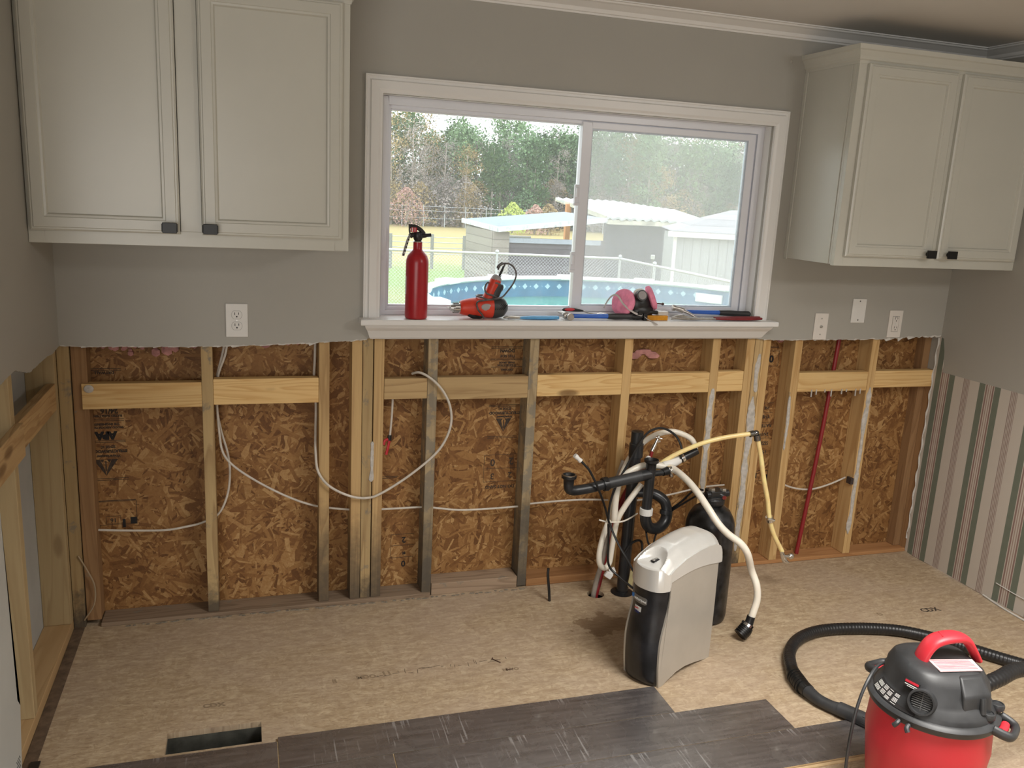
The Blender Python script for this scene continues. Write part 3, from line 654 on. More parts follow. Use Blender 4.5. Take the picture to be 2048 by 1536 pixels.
# ================================================================ OUTLETS AND PLATES
def plate_(name, label, cx, cz, m, w_=.070, h_=.114, tilt=0, part='cover_plate'):
    t_ = thing(name, label, 'wall plate' if 'blank' in name or 'cable' in name else 'outlet', (cx, -.0128, cz-h_/2))
    bm = NB(); box(bm, cx-w_/2, cx+w_/2, -.0185, -.0129, cz-h_/2, cz+h_/2); obj(part, bm, m, t_, bevel=.002)
    return t_
def slots(bm, cx, cz, y, s=1):
    box(bm, cx-.0075*s, cx-.0055*s, y-.0004, y+.001, cz-.000, cz+.009*s); box(bm, cx+.0055*s, cx+.0075*s, y-.0004, y+.001, cz+.001, cz+.009*s); cyl(bm, (cx, y-.0004, cz-.006*s), (cx, y+.001, cz-.006*s), .0026*s, seg=12)
def face(bm, cx, cz, r, h2, y0, y1):
    pts = []
    for k in range(40):
        a = 2*math.pi*k/40; pts.append((cx+r*math.cos(a), cz+max(-h2, min(h2, r*math.sin(a)))))
    prism(bm, pts, 'y', y0, y1)
o = plate_('duplex_outlet', 'white two-socket outlet on the grey wall below the left cabinet', .104, 1.126, M_white, .074, .118)
for dz in (.0195, -.0195):
    bm = NB(); face(bm, .104, 1.126+dz, .0172, .0138, -.0198, -.0184); rc = obj('receptacle', bm, M_white, o, bevel=.0005)
    bm = NB(); slots(bm, .104, 1.126+dz, -.0199); obj('slots', bm, M_ink, rc)
    bm = NB(); face(bm, .104, 1.126+dz, .0180, .0146, -.0187, -.0183); obj('gap', bm, simple('shadow_gap_grey', (.2, .2, .19), .8), rc)
bm = NB(); cyl(bm, (.104, -.0186, 1.126), (.104, -.0196, 1.126), .0028, seg=12); obj('screw', bm, M_steel, o)
o = plate_('cable_jack_plate', 'off-white cable jack plate, leftmost of the three right of the window', 2.524, 1.112, M_almond, .068, .116)
bm = NB(); cyl(bm, (2.524, -.0186, 1.112), (2.524, -.0215, 1.112), .0065, .0065, 6); cyl(bm, (2.524, -.0216, 1.112), (2.524, -.026, 1.112), .0045, seg=12); obj('jack', bm, M_steel, o)
for dz in (.035, -.035):
    bm = NB(); cyl(bm, (2.524, -.0186, 1.112+dz), (2.524, -.0194, 1.112+dz), .003, seg=12); obj('screw', bm, M_steel, o)
o = plate_('blank_wall_plate', 'white blank plate with two screws, highest and middle of the three', 2.711, 1.182, M_white, .071, .106)
for dz in (.043, -.040):
    bm = NB(); cyl(bm, (2.711, -.0186, 1.182+dz), (2.711, -.0194, 1.182+dz), .003, seg=12); obj('screw', bm, simple('dark_screw', (.15, .14, .13), .5, .8), o)
o = plate_('ground_fault_outlet', 'off-white rectangular outlet with test buttons, rightmost above the cut drywall', 2.916, 1.125, M_almond, .072, .122)
bm = NB(); box(bm, 2.916-.0165, 2.916+.0165, -.0200, -.0184, 1.125-.0335, 1.125+.0335); rc = obj('receptacle', bm, M_almond, o, bevel=.0008)
for dz in (.020, -.020): bm = NB(); slots(bm, 2.918, 1.125+dz, -.0201); obj('slots', bm, M_ink, rc)
bm = NB(); box(bm, 2.909, 2.923, -.0203, -.0200, 1.1555, 1.157); obj('indicator', bm, M_ink, rc)
bm = NB(); box(bm, 2.911, 2.9155, -.0208, -.0199, 1.121, 1.129); box(bm, 2.917, 2.9215, -.0208, -.0199, 1.121, 1.129); obj('buttons', bm, M_white, rc)
bm = NB(); frame(bm, 2.916-.018, 2.916+.018, 1.125-.035, 1.125+.035, -.0188, -.0184, .0012, .0012, .0012, .0012); obj('gap', bm, simple('shadow_gap_dark', (.12, .12, .11), .8), rc)
# ================================================================ PRINT ON THE SHEATHING
UX, UZ, YS = (-1, 0, 0), (0, 0, -1), .0885
def st(s, x, z, size, bold=.0006, ink=M_ink2, name='stamped_text'): text(name, s, size, ink, osbw, (x, YS, z), UX, UZ, bold=bold)
def rule(x0, x1, z, gap=.006, th=.0018):
    bm = NB(); box(bm, x0, x1, .0883, .0889, z, z+th)
    if gap: box(bm, x0, x1, .0883, .0889, z-gap, z-gap+th)
    obj('stamped_line', bm, M_ink2, osbw)
def logo(cx, cz, w_=.07, h_=.06):   # inverted triangle with a notched tree shape
    bm = NB(); y0, y1 = .0882, .0889
    prism(bm, [(cx-w_/2, cz+h_/2), (cx-w_/2+.020, cz+h_/2), (cx-.004, cz-h_/2+.024), (cx, cz-h_/2)], 'y', y0, y1)
    prism(bm, [(cx+w_/2, cz+h_/2), (cx, cz-h_/2), (cx+.004, cz-h_/2+.024), (cx+w_/2-.020, cz+h_/2)], 'y', y0, y1)
    prism(bm, [(cx-w_/2+.022, cz+h_/2), (cx-.004, cz+h_/2), (cx-.012, cz+h_/2-.012)], 'y', y0, y1); prism(bm, [(cx+w_/2-.022, cz+h_/2), (cx+.012, cz+h_/2-.012), (cx+.004, cz+h_/2)], 'y', y0, y1)
    box(bm, cx-.002, cx+.002, y0, y1, cz-.012, cz+h_/2-.006); obj('stamped_logo', bm, M_ink2, osbw)
# leftmost bay
rule(-.40, -.29, .935); st('DRYWALL', -.345, .922, .014)
st('24/16', -.335, .783, .025, .001); st('RATED SHEATHING', -.345, .765, .0115); rule(-.40, -.288, .752)
st('THE ENGINEERED', -.345, .734, .0105); st('WOOD ASSOCIATION', -.345, .722, .0105); st('APA', -.350, .693, .036, .0035, M_ink); rule(-.40, -.286, .672)
st('EDGE IC', -.345, .650, .013); st('STRUCTURWOOD', -.342, .634, .014, .001); st('Weyerhaeuser', -.345, .615, .013)
logo(-.355, .572, .080, .062); rule(-.40, -.282, .530); rule(-.40, -.262, .444, 0, .003)
bm = NB(); frame(bm, -.40, -.26, .352, .442, .0882, .0888, .001, .0015, .001, .001); box(bm, -.283, -.262, .0882, .0888, .352, .378); box(bm, -.31, -.30, .0882, .0888, .340, .372); frame(bm, -.365, -.315, .356, .386, .0882, .0888, .001, .001, .001, .001); obj('stamped_box', bm, M_ink, osbw)
st('16', -.34, .37, .022)
# bay under the window
rule(1.068, 1.205, 1.008); st('DOWN', 1.135, .993, .018, .001); st('THIS SIDE', 1.137, .971, .015); rule(1.065, 1.205, .958, .004)
st('PANEL GRADE', 1.135, .944, .010); st('CONSTRUCTION', 1.135, .934, .010); rule(1.07, 1.20, .925, 0); st('DRYWALL', 1.135, .915, .011)
rule(1.068, 1.20, .767); st('EDGE IC', 1.136, .752, .014); st('STRUCTURWOOD', 1.136, .735, .0155, .0008); st('Weyerhaeuser', 1.136, .718, .011); logo(1.133, .683, .066, .056); rule(1.068, 1.195, .634, .006)
def grid(x0, x1, zs):
    bm = NB()
    for z in zs: box(bm, x0, x1, .0882, .0888, z, z+.0014)
    box(bm, x0, x0+.0014, .0882, .0888, zs[-1], zs[0]); obj('stamped_grid', bm, M_ink2, osbw)
grid(1.058, 1.207, (.556, .497, .440)); st('0', 1.095, .525, .042, .001); st('2', 1.175, .528, .042, .001); st('3', 1.095, .465, .036); st('2', 1.172, .468, .034)
grid(.68, .775, (.236, .187, .135)); st('2', .733, .212, .034, .001, M_ink); st('"', .735, .165, .04, .001, M_ink); st('0', .733, .108, .036, .001, M_ink); st('DO NOT SAND', 1.13, .418, .018)
bm = NB(); box(bm, .628, .705, .0882, .0888, .484, .486); box(bm, .628, .70, .0882, .0888, .478, .480); obj('stamped_line', bm, M_ink2, osbw)
# printed strip right of the window post
bm = NB(); frame(bm, 2.335, 2.405, .915, .985, .0882, .0888, .0012, .0015, .0015, .0015); box(bm, 2.33, 2.40, .0882, .0888, 1.0, 1.003); obj('stamped_box', bm, M_ink, osbw); st('0', 2.368, .95, .044, .002, M_ink)
for i, s in enumerate(('PA', 'THE', 'RATED', '24/16', 'SIZED', '15/32')): st(s, 2.375, .725-.042*i, .022)
grid(2.335, 2.408, (.745, .70, .655, .58, .50)); bm = NB(); frame(bm, 2.345, 2.42, .375, .425, .0882, .0888, .002, .002, .002, .002); box(bm, 2.40, 2.418, .0882, .0888, .378, .405); box(bm, 2.347, 2.362, .0882, .0888, .39, .415); obj('stamped_box', bm, M_ink, osbw)
# stamps on the subfloor
fl = bpy.data.objects['floor']
for s, x, y, sz in (('CDX', .018, -.598, .030), ('II', .395, -.545, .03), ('MDO', .50, -.54, .028), ('11', .57, -.535, .035), ('CDX', 2.843, -.54, .040), ('D', 2.60, -.53, .03), ('NWO', .99, -.60, .022)):
    text('stamped_text', s, sz, M_ink2 if x > 2.7 else simple('worn_ink', (.26, .19, .12), .9), fl, (x, y, .0006), (1, -.03, 0), (-.15, 1, 0), depth=.0002, bold=.0012)
bm = NB()
for i in range(24):
    x = .52+.02*i+random.uniform(-.008, .008); y = -.53-.02*random.random()+.0006*i; l = random.uniform(.01, .04); a = random.choice((1.5, 1.45, .1, .05))
    q = box(bm, x, x+l, y, y+.0012, .0002, .0006, Matrix.Rotation(a, 3, 'Z'))
obj('scratches', bm, M_ink2, fl)
# ================================================================ CABLES IN THE WALL
def cable(name, label, cat, pts, r, m, flat=1.0, seg=8, parent=None):
    bm = NB(); tube(bm, pts, r, seg, 6, flat=flat); o = obj(name, bm, m, parent, smooth=True)
    if parent is None: tag(o, label, cat)
    return o
R_ = .0042
cable('electrical_cable', 'long white cable sagging from the left outlet to the pipes through every stud', 'cable', [(.073, .04, 1.06), (.061, .04, .992), (.037, .050, .921), (.030, .052, .861), (.029, .05, .801), (.034, .04, .713), (.046, .03, .63), (.087, .025, .574), (.174, .02, .509), (.282, .02, .445), (.385, .045, .395), (.52, .045, .372), (.647, .045, .366), (.798, .045, .365), (.855, .045, .357), (.974, .045, .341), (1.194, .045, .342), (1.264, .045, .351), (1.454, .045, .355), (1.605, .045, .346), (1.712, .045, .334), (1.891, .045, .351), (2.048, .045, .377), (2.17, .045, .383)], R_, M_romex)
cable('electrical_cable', 'white cable dropping from the left outlet and running left through the first bay', 'cable', [(.066, .055, 1.06), (.050, .055, .986), (.033, .060, .919), (.026, .062, .859), (.026, .064, .799), (.040, .06, .707), (.061, .06, .62), (.068, .06, .542), (.057, .06, .454), (.024, .05, .385), (-.033, .05, .355), (-.086, .05, .343), (-.164, .055, .332), (-.283, .06, .337), (-.39, .05, .351)], R_, M_romex)
cable('electrical_cable', 'white cable forming a wide loop in front of the studs left of centre', 'cable', [(.378, .05, 1.06), (.376, .05, .969), (.374, .055, .901), (.380, .05, .796), (.378, .04, .701), (.376, .01, .622), (.384, -.012, .553), (.425, -.022, .497), (.5, -.022, .454), (.566, -.022, .442), (.623, -.022, .459), (.728, -.022, .524), (.824, -.022, .603), (.868, -.022, .666), (.887, -.022, .735), (.878, -.020, .804), (.846, -.016, .864), (.802, -.012, .907), (.763, .008, .925), (.74, .035, .915)], .0048, M_romex)
sc = thing('cable_stub', 'short cut cable end with black tape and two red wire nuts beside the post', 'cable', (.66, .03, .60))
cable('jacket', '', '', [(.667, .03, .835), (.665, .03, .78), (.663, .03, .735), (.657, .025, .668)], .0042, M_romex, parent=sc)
cable('tape', '', '', [(.657, .025, .676), (.655, .024, .655)], .008, M_black, parent=sc)
for p in (((.650, .02, .662), (.637, .02, .655), (.632, .018, .640)), ((.655, .022, .655), (.650, .02, .630), (.643, .018, .600))): cable('wire_nut', '', '', p, .0055, simple('red_wire_nut', (.5, .02, .03), .4), parent=sc)
cable('electrical_cable', 'short sagging white cable crossing behind the red pipe', 'cable', [(2.455, .06, .378), (2.547, .062, .342), (2.644, .062, .329), (2.739, .062, .346), (2.83, .055, .382)], R_, M_romex)
cable('electrical_cable', 'loose thin cable loop at the foot of the left corner stud', 'cable', [(-.447, -.006, .28), (-.42, -.006, .22), (-.40, -.006, .16), (-.405, -.006, .09), (-.44, -.006, .03)], .0028, simple('aged_cable', (.36, .27, .17), .6))
cable('water_pipe', 'red plastic water pipe leaning up through the right bay', 'pipe', [(2.692, .055, 1.10), (2.688, .055, 1.064), (2.654, .05, .574), (2.601, .045, .018)], .0095, M_pexred, seg=12)
bm = NB(); box(bm, 2.813, 2.829, -.001, .03, .365, .395); tag(obj('nail_plate', bm, simple('brown_metal', (.05, .035, .03), .6)), 'small dark plate where the right cable enters the stud', 'plate')
# ================================================================ DRAIN AND WATER PIPES
dp = thing('drain_pipe', 'black plastic sink drain assembly with standpipe, trap and two upturned cups', 'pipe', (1.63, -.13, 0))
bm = NB(); cyl(bm, (1.622, -.13, -.12), (1.63, -.13, .615), .0245, seg=28); obj('standpipe', bm, M_blk2, dp, smooth=True)
bm = NB(); lathe(bm, [(.029, 0), (.029, .055), (.025, .058), (.025, .105), (.022, .107), (0, .107)], (1.632, -.13, .595), 28); obj('standpipe_cap', bm, M_blk2, dp, smooth=True)
bm = NB(); lathe(bm, [(.046, 0), (.047, .002), (.027, .008), (.027, .012)], (1.622, -.13, 0), 28); obj('floor_collar', bm, M_black, dp, smooth=True)
bm = NB(); tube(bm, [(1.292, -.27, .560), (1.2925, -.27, .538), (1.298, -.27, .524), (1.312, -.27, .5185), (1.33, -.269, .518), (1.380, -.266, .522), (1.447, -.26, .533)], .0195, 24, 6); obj('branch_arm', bm, M_blk2, dp, smooth=True)
bm = NB(); cyl(bm, (1.435, -.261, .531), (1.605, -.252, .556), .0215, seg=28); obj('branch_arm', bm, M_dust, dp, smooth=True)
bm = NB()
for p0, p1, r0 in (((1.438, -.261, .531), (1.459, -.2595, .535), .0265),): cyl(bm, p0, p1, r0, seg=28)
for k in range(8):
    a = k*math.pi/4; box(bm, 1.441, 1.456, -.2625+.027*math.cos(a), -.2585+.027*math.cos(a), .531+.026*math.sin(a), .535+.026*math.sin(a))
obj('slip_nut', bm, M_black, dp, smooth=True)
def cup(cx, cy, z, r, hgt):
    bm = NB(); lathe(bm, [(r*.78, -hgt), (r*.80, -.018), (r*.95, -.012), (r*1.12, -.010), (r*1.14, 0), (r*1.0, .001), (r*.98, -.001), (r*.86, -.006), (r*.80, -.014), (r*.62, -.030), (r*.6, -hgt+.001)], (cx, cy, z), 32)
    c_ = obj('cup', bm, M_black, dp, smooth=True)
    return c_
cup(1.292, -.27, .580, .0255, .032); 
bm = NB(); lathe(bm, [(.0235, 0), (.027, .0005), (.027, .003), (.0235, .0035), (.0235, 0)], (1.292, -.27, .5805), 32, cap=False); obj('cup_gasket', bm, M_steel, dp, smooth=True)
cup(1.643, -.25, .620, .0255, .04)
bm = NB(); cyl(bm, (1.643, -.25, .588), (1.639, -.25, .41), .0195, seg=28); tube(bm, [(1.60, -.2522, .5555), (1.62, -.251, .558), (1.64, -.25, .56)], .022, 24, 0); cyl(bm, (1.64, -.25, .56), (1.697, -.245, .562), .012, seg=20); obj('tee', bm, M_blk2, dp, smooth=True)
bm = NB(); cyl(bm, (1.6385, -.25, .392), (1.639, -.25, .418), .0265, .0265, 28); obj('slip_nut', bm, M_white, dp, bevel=.001, label='white slip nut')
bm = NB(); tube(bm, [(1.638, -.25, .400), (1.639, -.25, .375), (1.649, -.249, .347), (1.673, -.244, .328), (1.706, -.236, .324), (1.735, -.226, .338), (1.75, -.217, .362), (1.750, -.212, .385)], [.0225]*8, 24, 6); obj('trap_bend', bm, M_blk2, dp, smooth=True)
bm = NB(); tube(bm, [(1.750, -.213, .365), (1.752, -.205, .398), (1.742, -.195, .425), (1.716, -.178, .443), (1.685, -.158, .448), (1.655, -.14, .445), (1.635, -.132, .44)], .0215, 24, 6); cyl(bm, (1.748, -.214, .372), (1.750, -.211, .388), .0262, seg=28); obj('trap_arm', bm, M_blk2, dp, smooth=True)
# hose barb connectors
bc = thing('hose_connector', 'black barbed connector with steel clamp on the tee', 'connector', (1.72, -.24, .56))
bm = NB(); cyl(bm, (1.697, -.245, .562), (1.73, -.238, .568), .015, .017, 20); obj('barb', bm, M_black, bc, smooth=True)
bm = NB(); cyl(bm, (1.722, -.24, .566), (1.737, -.236, .569), .0195, seg=20); box(bm, 1.727, 1.737, -.26, -.246, .545, .556); obj('clamp', bm, M_chrome, bc, bevel=.0008)
wc = thing('hose_connector', 'black hose end and white fitting with steel clamp at the end of the arched hose', 'connector', (1.80, -.2, .6))
bm = NB(); tube(bm, [(1.714, -.215, .578), (1.76, -.205, .588), (1.795, -.2, .598)], [.017, .021, .016], 20, 4); obj('fitting', bm, M_white, wc, smooth=True)
bm = NB(); cyl(bm, (1.79, -.2, .596), (1.868, -.2, .632), .0165, .0165, 20); obj('sleeve', bm, M_black, wc, smooth=True)
bm = NB(); cyl(bm, (1.800, -.2, .6005), (1.812, -.2, .606), .0185, seg=20); obj('clamp', bm, M_chrome, wc, bevel=.0008)
cable('drain_hose', 'white hose arching behind the standpipe and looping down to the floor', 'hose', [(1.858, -.2, .628), (1.861, -.195, .646), (1.842, -.185, .680), (1.778, -.17, .705), (1.727, -.145, .694), (1.69, -.095, .650), (1.635, -.088, .589), (1.594, -.10, .519), (1.558, -.13, .445), (1.528, -.16, .362), (1.495, -.18, .286), (1.478, -.19, .216), (1.484, -.19, .165), (1.512, -.18, .142), (1.535, -.17, .160), (1.541, -.17, .224), (1.548, -.18, .336), (1.574, -.195, .413), (1.632, -.205, .505)], .0115, M_hosew, seg=14)
cable('drain_hose', 'thick white hose bending over the grey unit down to a black elbow on the floor', 'hose', [(1.530, -.19, .35), (1.527, -.200, .469), (1.540, -.205, .53), (1.582, -.207, .563), (1.637, -.206, .582), (1.697, -.212, .580), (1.743, -.24, .575), (1.756, -.33, .561), (1.765, -.41, .534), (1.778, -.47, .496), (1.802, -.515, .448), (1.833, -.54, .414), (1.876, -.56, .383), (1.906, -.57, .343), (1.946, -.55, .264), (1.962, -.57, .211), (1.965, -.58, .158), (1.951, -.585, .106), (1.942, -.585, .07)], .0135, M_hosew, seg=16)
el = thing('hose_elbow', 'black ribbed hose elbow with steel clamp resting on the floor', 'connector', (1.915, -.59, 0))
bm = NB(); tube(bm, [(1.945, -.585, .092), (1.938, -.586, .065), (1.926, -.588, .045)], [.0155, .0165, .021], 18, 4); obj('sleeve', bm, M_black, el, smooth=True)
bm = NB(); tube(bm, [(1.936, -.586, .060), (1.920, -.590, .038), (1.900, -.594, .025)], [.022, .026, .0235], 18, 4)
for i in range(5): cyl(bm, (1.926-.006*i, -.589-.001*i, .046-.005*i), (1.923-.006*i, -.5895-.001*i, .0435-.005*i), .0265, seg=18)
obj('elbow', bm, M_blkmet, el, smooth=True)
bm = NB(); cyl(bm, (1.937, -.587, .062), (1.931, -.588, .053), .0265, seg=20); obj('clamp', bm, M_chrome, el)
yh = thing('spray_hose', 'amber translucent hose arching right and hanging down with metal fittings', 'hose', (1.95, -.27, .2))
cable('hose', '', '', [(1.690, -.20, .560), (1.704, -.2, .578), (1.744, -.21, .611), (1.797, -.23, .646), (1.871, -.25, .681), (1.958, -.27, .706), (2.052, -.29, .722)], .0092, M_hosey, seg=14, parent=yh)
cable('hose', '', '', [(2.081, -.29, .708), (2.107, -.29, .631), (2.137, -.29, .523), (2.166, -.29, .435), (2.187, -.29, .350), (2.218, -.29, .278), (2.268, -.29, .200)], .0098, M_hosey, seg=14, parent=yh)
bm = NB(); cyl(bm, (2.045, -.29, .7205), (2.063, -.29, .7235), .0125); cyl(bm, (2.078, -.29, .717), (2.084, -.29, .694), .0135); ell(bm, (2.074, -.29, .724), (.013, .012, .012)); obj('elbow', bm, simple('dark_chrome', (.25, .25, .25), .2, 1), yh, smooth=True)
bm = NB(); cyl(bm, (2.183, -.29, .362), (2.191, -.29, .340), .0155, seg=24); cyl(bm, (2.170, -.30, .356), (2.20, -.305, .349), .006, seg=12); obj('clamp', bm, M_chrome, yh, smooth=True)
bm = NB(); tube(bm, [(2.262, -.29, .205), (2.275, -.29, .18), (2.292, -.29, .148)], [.009, .014, .009], 12, 3, flat=.7); cyl(bm, (2.278, -.29, .178), (2.305, -.29, .176), .008, seg=12); ell(bm, (2.314, -.29, .176), (.015, .013, .014), seg=12); tube(bm, [(2.268, -.29, .19), (2.283, -.295, .16), (2.300, -.298, .150)], [.008, .011, .006], 10, 3); obj('valve', bm, M_chrome, yh, smooth=True, label='chrome shut-off valve')
cable('thin_tube', 'thin black tube with a white push fitting crossing in front of the pipes', 'tube', [(1.318, -.3, .650), (1.340, -.3, .628), (1.363, -.3, .602), (1.403, -.295, .532), (1.445, -.275, .451), (1.482, -.25, .369), (1.511, -.28, .295), (1.54, -.32, .237), (1.560, -.38, .19), (1.60, -.50, .15)], .0045, M_black)
bm = NB(); cyl(bm, (1.297, -.3, .668), (1.308, -.3, .658), .009, seg=14); cyl(bm, (1.309, -.3, .657), (1.322, -.3, .645), .007, .0095, 14); tag(obj('push_fitting', bm, M_white, smooth=True), 'small white push fitting on the end of the thin black tube', 'connector')
cable('thin_tube', 'thin black tube looping high over the tee and down beside the white hose', 'tube', [(1.79, -.215, .606), (1.79, -.215, .648), (1.767, -.2, .697), (1.716, -.185, .726), (1.663, -.178, .715), (1.620, -.185, .672), (1.565, -.2, .585), (1.514, -.215, .501), (1.494, -.215, .408), (1.502, -.215, .281), (1.511, -.215, .173), (1.549, -.25, .129), (1.60, -.33, .095), (1.63, -.42, .08)], .0048, M_black)
cable('thin_tube', 'thin black tube hanging below the trap to the left', 'tube', [(1.651, -.24, .317), (1.644, -.28, .285), (1.635, -.35, .27)], .004, M_black)
cable('thin_tube', 'thin black tube hanging below the trap to the right', 'tube', [(1.699, -.24, .307), (1.67, -.28, .283), (1.65, -.34, .27)], .004, M_black)
cable('thin_tube', 'upper thin black tube from the trap to the tank head', 'tube', [(1.775, -.2, .386), (1.80, -.235, .430), (1.814, -.27, .475), (1.823, -.30, .505), (1.83, -.34, .515)], .0042, M_black)
cable('thin_tube', 'lower thin black tube from the trap to the tank head', 'tube', [(1.772, -.2, .375), (1.812, -.245, .430), (1.826, -.28, .462), (1.832, -.31, .485), (1.84, -.34, .50)], .0042, M_black)
cable('thin_tube', 'thin black tube curving beside the foot of the standpipe', 'tube', [(1.60, -.165, .19), (1.632, -.165, .235), (1.66, -.19, .25), (1.64, -.25, .21), (1.62, -.33, .17)], .005, M_black)
bm = NB(); tube(bm, [(1.445, -.235, .376), (1.484, -.238, .366), (1.543, -.225, .357), (1.597, -.19, .353), (1.650, -.154, .358)], .0032, 8, 6); box(bm, 1.480, 1.492, -.244, -.236, .360, .374); tag(obj('zip_tie', bm, M_hosew, smooth=True), 'white zip tie around the tube bundle', 'zip tie')
vt = thing('stop_valve', 'small chrome valve on a red tube behind the tee cup', 'valve', (1.70, -.16, .58))
bm = NB(); cyl(bm, (1.672, -.16, .55), (1.690, -.16, .63), .007, seg=12); obj('tube', bm, M_pexred, vt, smooth=True)
bm = NB(); cyl(bm, (1.688, -.16, .625), (1.700, -.16, .652), .0085, seg=14); cyl(bm, (1.699, -.16, .650), (1.709, -.16, .676), .0065, seg=14); ell(bm, (1.711, -.16, .683), (.008, .008, .007), seg=12); cyl(bm, (1.70, -.16, .66), (1.719, -.165, .667), .0045, seg=10); cyl(bm, (1.70, -.16, .682), (1.726, -.165, .676), .003, seg=10); obj('body', bm, M_chrome, vt, smooth=True)
bm = NB(); ell(bm, (1.672, -.165, .592), (.014, .01, .016), seg=12); obj('flange', bm, M_white, vt, smooth=True)
cable('water_pipe', 'grey water tube rising from the left floor hole', 'pipe', [(1.497, -.115, -.10), (1.499, -.115, -.02), (1.506, -.12, .056), (1.522, -.13, .15), (1.55, -.11, .30), (1.58, -.075, .45), (1.61, -.07, .56)], .0105, M_grey, seg=12)
cable('water_pipe', 'red water tube rising from the left floor hole', 'pipe', [(1.512, -.105, -.10), (1.515, -.105, -.02), (1.532, -.098, .049), (1.55, -.09, .14), (1.59, -.07, .30), (1.64, -.08, .45), (1.675, -.15, .56)], .0105, M_pexred, seg=12)
bm = NB(); box(bm, 1.525, 1.558, -.165, -.150, .085, .110, Matrix.Rotation(.6, 3, 'Y')); box(bm, 1.545, 1.572, -.160, -.146, .100, .125, Matrix.Rotation(-.4, 3, 'Y')); tag(obj('pipe_clip', bm, M_white, bevel=.003), 'white plastic clip at the foot of the tube bundle', 'clip')
bm = NB(); box(bm, 1.628, 1.648, -.175, -.170, .045, .115, Matrix.Rotation(.1, 3, 'Y')); tag(obj('paper_tag', bm, simple('yellowed_tag', (.5, .43, .22), .6), bevel=.001), 'yellowed tag hanging beside the standpipe foot', 'tag')
cable('thin_tube', 'short black tube sticking up from the subfloor left of the pipe holes', 'tube', [(1.294, -.145, 0), (1.289, -.145, .05), (1.281, -.143, .112), (1.2815, -.142, .143)], .0058, M_black)
# loose nails on the floor
for (x, y, a, l), lb in zip(((.945, -.525, -.9, .035), (.975, -.603, .1, .022), (1.30, -.05, .3, .0)), ('rusty nail lying nearest the stamped marks on the subfloor', 'short rusty nail beside the longer one', '')):
    if not lb: continue
    nl = NB(); d_ = V((math.cos(a), math.sin(a), 0)); cyl(nl, V((x, y, .0025)), V((x, y, .0025))+d_*l, .0016, seg=8); cyl(nl, V((x, y, .004)), V((x, y, .004))-d_*.001, .0042, seg=10)
    tag(obj('nail', nl, simple('rusty_iron', (.12, .07, .05), .7, .5)), lb, 'nail')
# ================================================================ WATER SOFTENER (local frame: x to its back, y to its far side)
ws = thing('water_softener', 'grey and black cabinet water softener standing on the bare subfloor', 'appliance', (1.455, -.809, 0), math.atan2(.465, .885), local=True)
Wd, Ln = .140, .300
def plan(u0, u1, bulge, n=14, inset=0.0):  # outline counterclockwise: front bulge then back
    P = []
    for k in range(n+1):
        v = inset+(Wd-2*inset)*k/n; e = abs(2*(v-Wd/2)/(Wd-2*inset)); P.append((u0-bulge*(1-e**2.6), v))
    return P
SU = [(0, -.012), (.05, -.020), (.10, -.025), (.15, -.026), (.185, -.022), (.225, -.010), (.265, .0), (.30, .007), (.345, .010), (.39, .004)]
def su(z):
    for (a, b), (c, e) in zip(SU, SU[1:]):
        if a <= z <= c: t_ = (z-a)/(c-a); t_ = t_*t_*(3-2*t_); return b+(e-b)*t_
    return SU[-1][1]
def sus(z): return sum(su(max(0, min(.39, z+d))) for d in (-.024, -.016, -.008, 0, .008, .016, .024))/7
# black front
bm = NB(); zs = [.0, .006]+[.02+.018*i for i in range(20)]; rows = []
for i, z in enumerate(zs):
    bl = .036 if z > .02 else .036-.010*(1-z/.02); rows.append([bm.verts.new((p[0]+.001+ (0.006 if z == 0 else 0), p[1], z)) for p in plan(min(sus(z), .0), 0, bl+max(0, -sus(z))*-.3, inset=.002)])
for a, b in zip(rows, rows[1:]):
    for k in range(len(a)-1): bm.faces.new((a[k], a[k+1], b[k+1], b[k]))
back = [[bm.verts.new((.04, p.co.y, p.co.z)) for p in (r[0], r[-1])] for r in rows]
for i in range(len(rows)-1):
    bm.faces.new((rows[i][0], rows[i+1][0], back[i+1][0], back[i][0])); bm.faces.new((rows[i][-1], back[i][1], back[i+1][1], rows[i+1][-1])); bm.faces.new((back[i][0], back[i+1][0], back[i+1][1], back[i][1]))
bm.faces.new(rows[0]+[back[0][1], back[0][0]]); bm.faces.new(rows[-1]+[back[-1][1], back[-1][0]])
obj('front_panel', bm, simple('scuffed_black_plastic', (.012, .012, .014), .3, var=.8, scale=14), ws, smooth=True, local=True)
# grey side shells and back
sh_poly = [(sus(z), z) for z in [i*.01 for i in range(39)]]
foot_ = [(.28, 0), (.25, .006), (.20, .016), (.14, .024), (.09, .022), (.04, .010), (.012, 0.0)]
poly = [(p[0], p[1]) for p in sh_poly]+[(.06, .405), (.14, .418), (.22, .420), (.28, .412), (.296, .40), (.300, .2), (.300, .0)]+foot_
bm = NB()
prism(bm, poly, 'y', -.004, .008); prism(bm, poly, 'y', Wd-.008, Wd+.004); box(bm, .288, .2995, .008, Wd-.008, 0.001, .395); box(bm, .05, .288, .008, Wd-.008, .39, .395)
obj('side_shell', bm, M_silver, ws, bevel=.0012, smooth=True, local=True, seg=2)
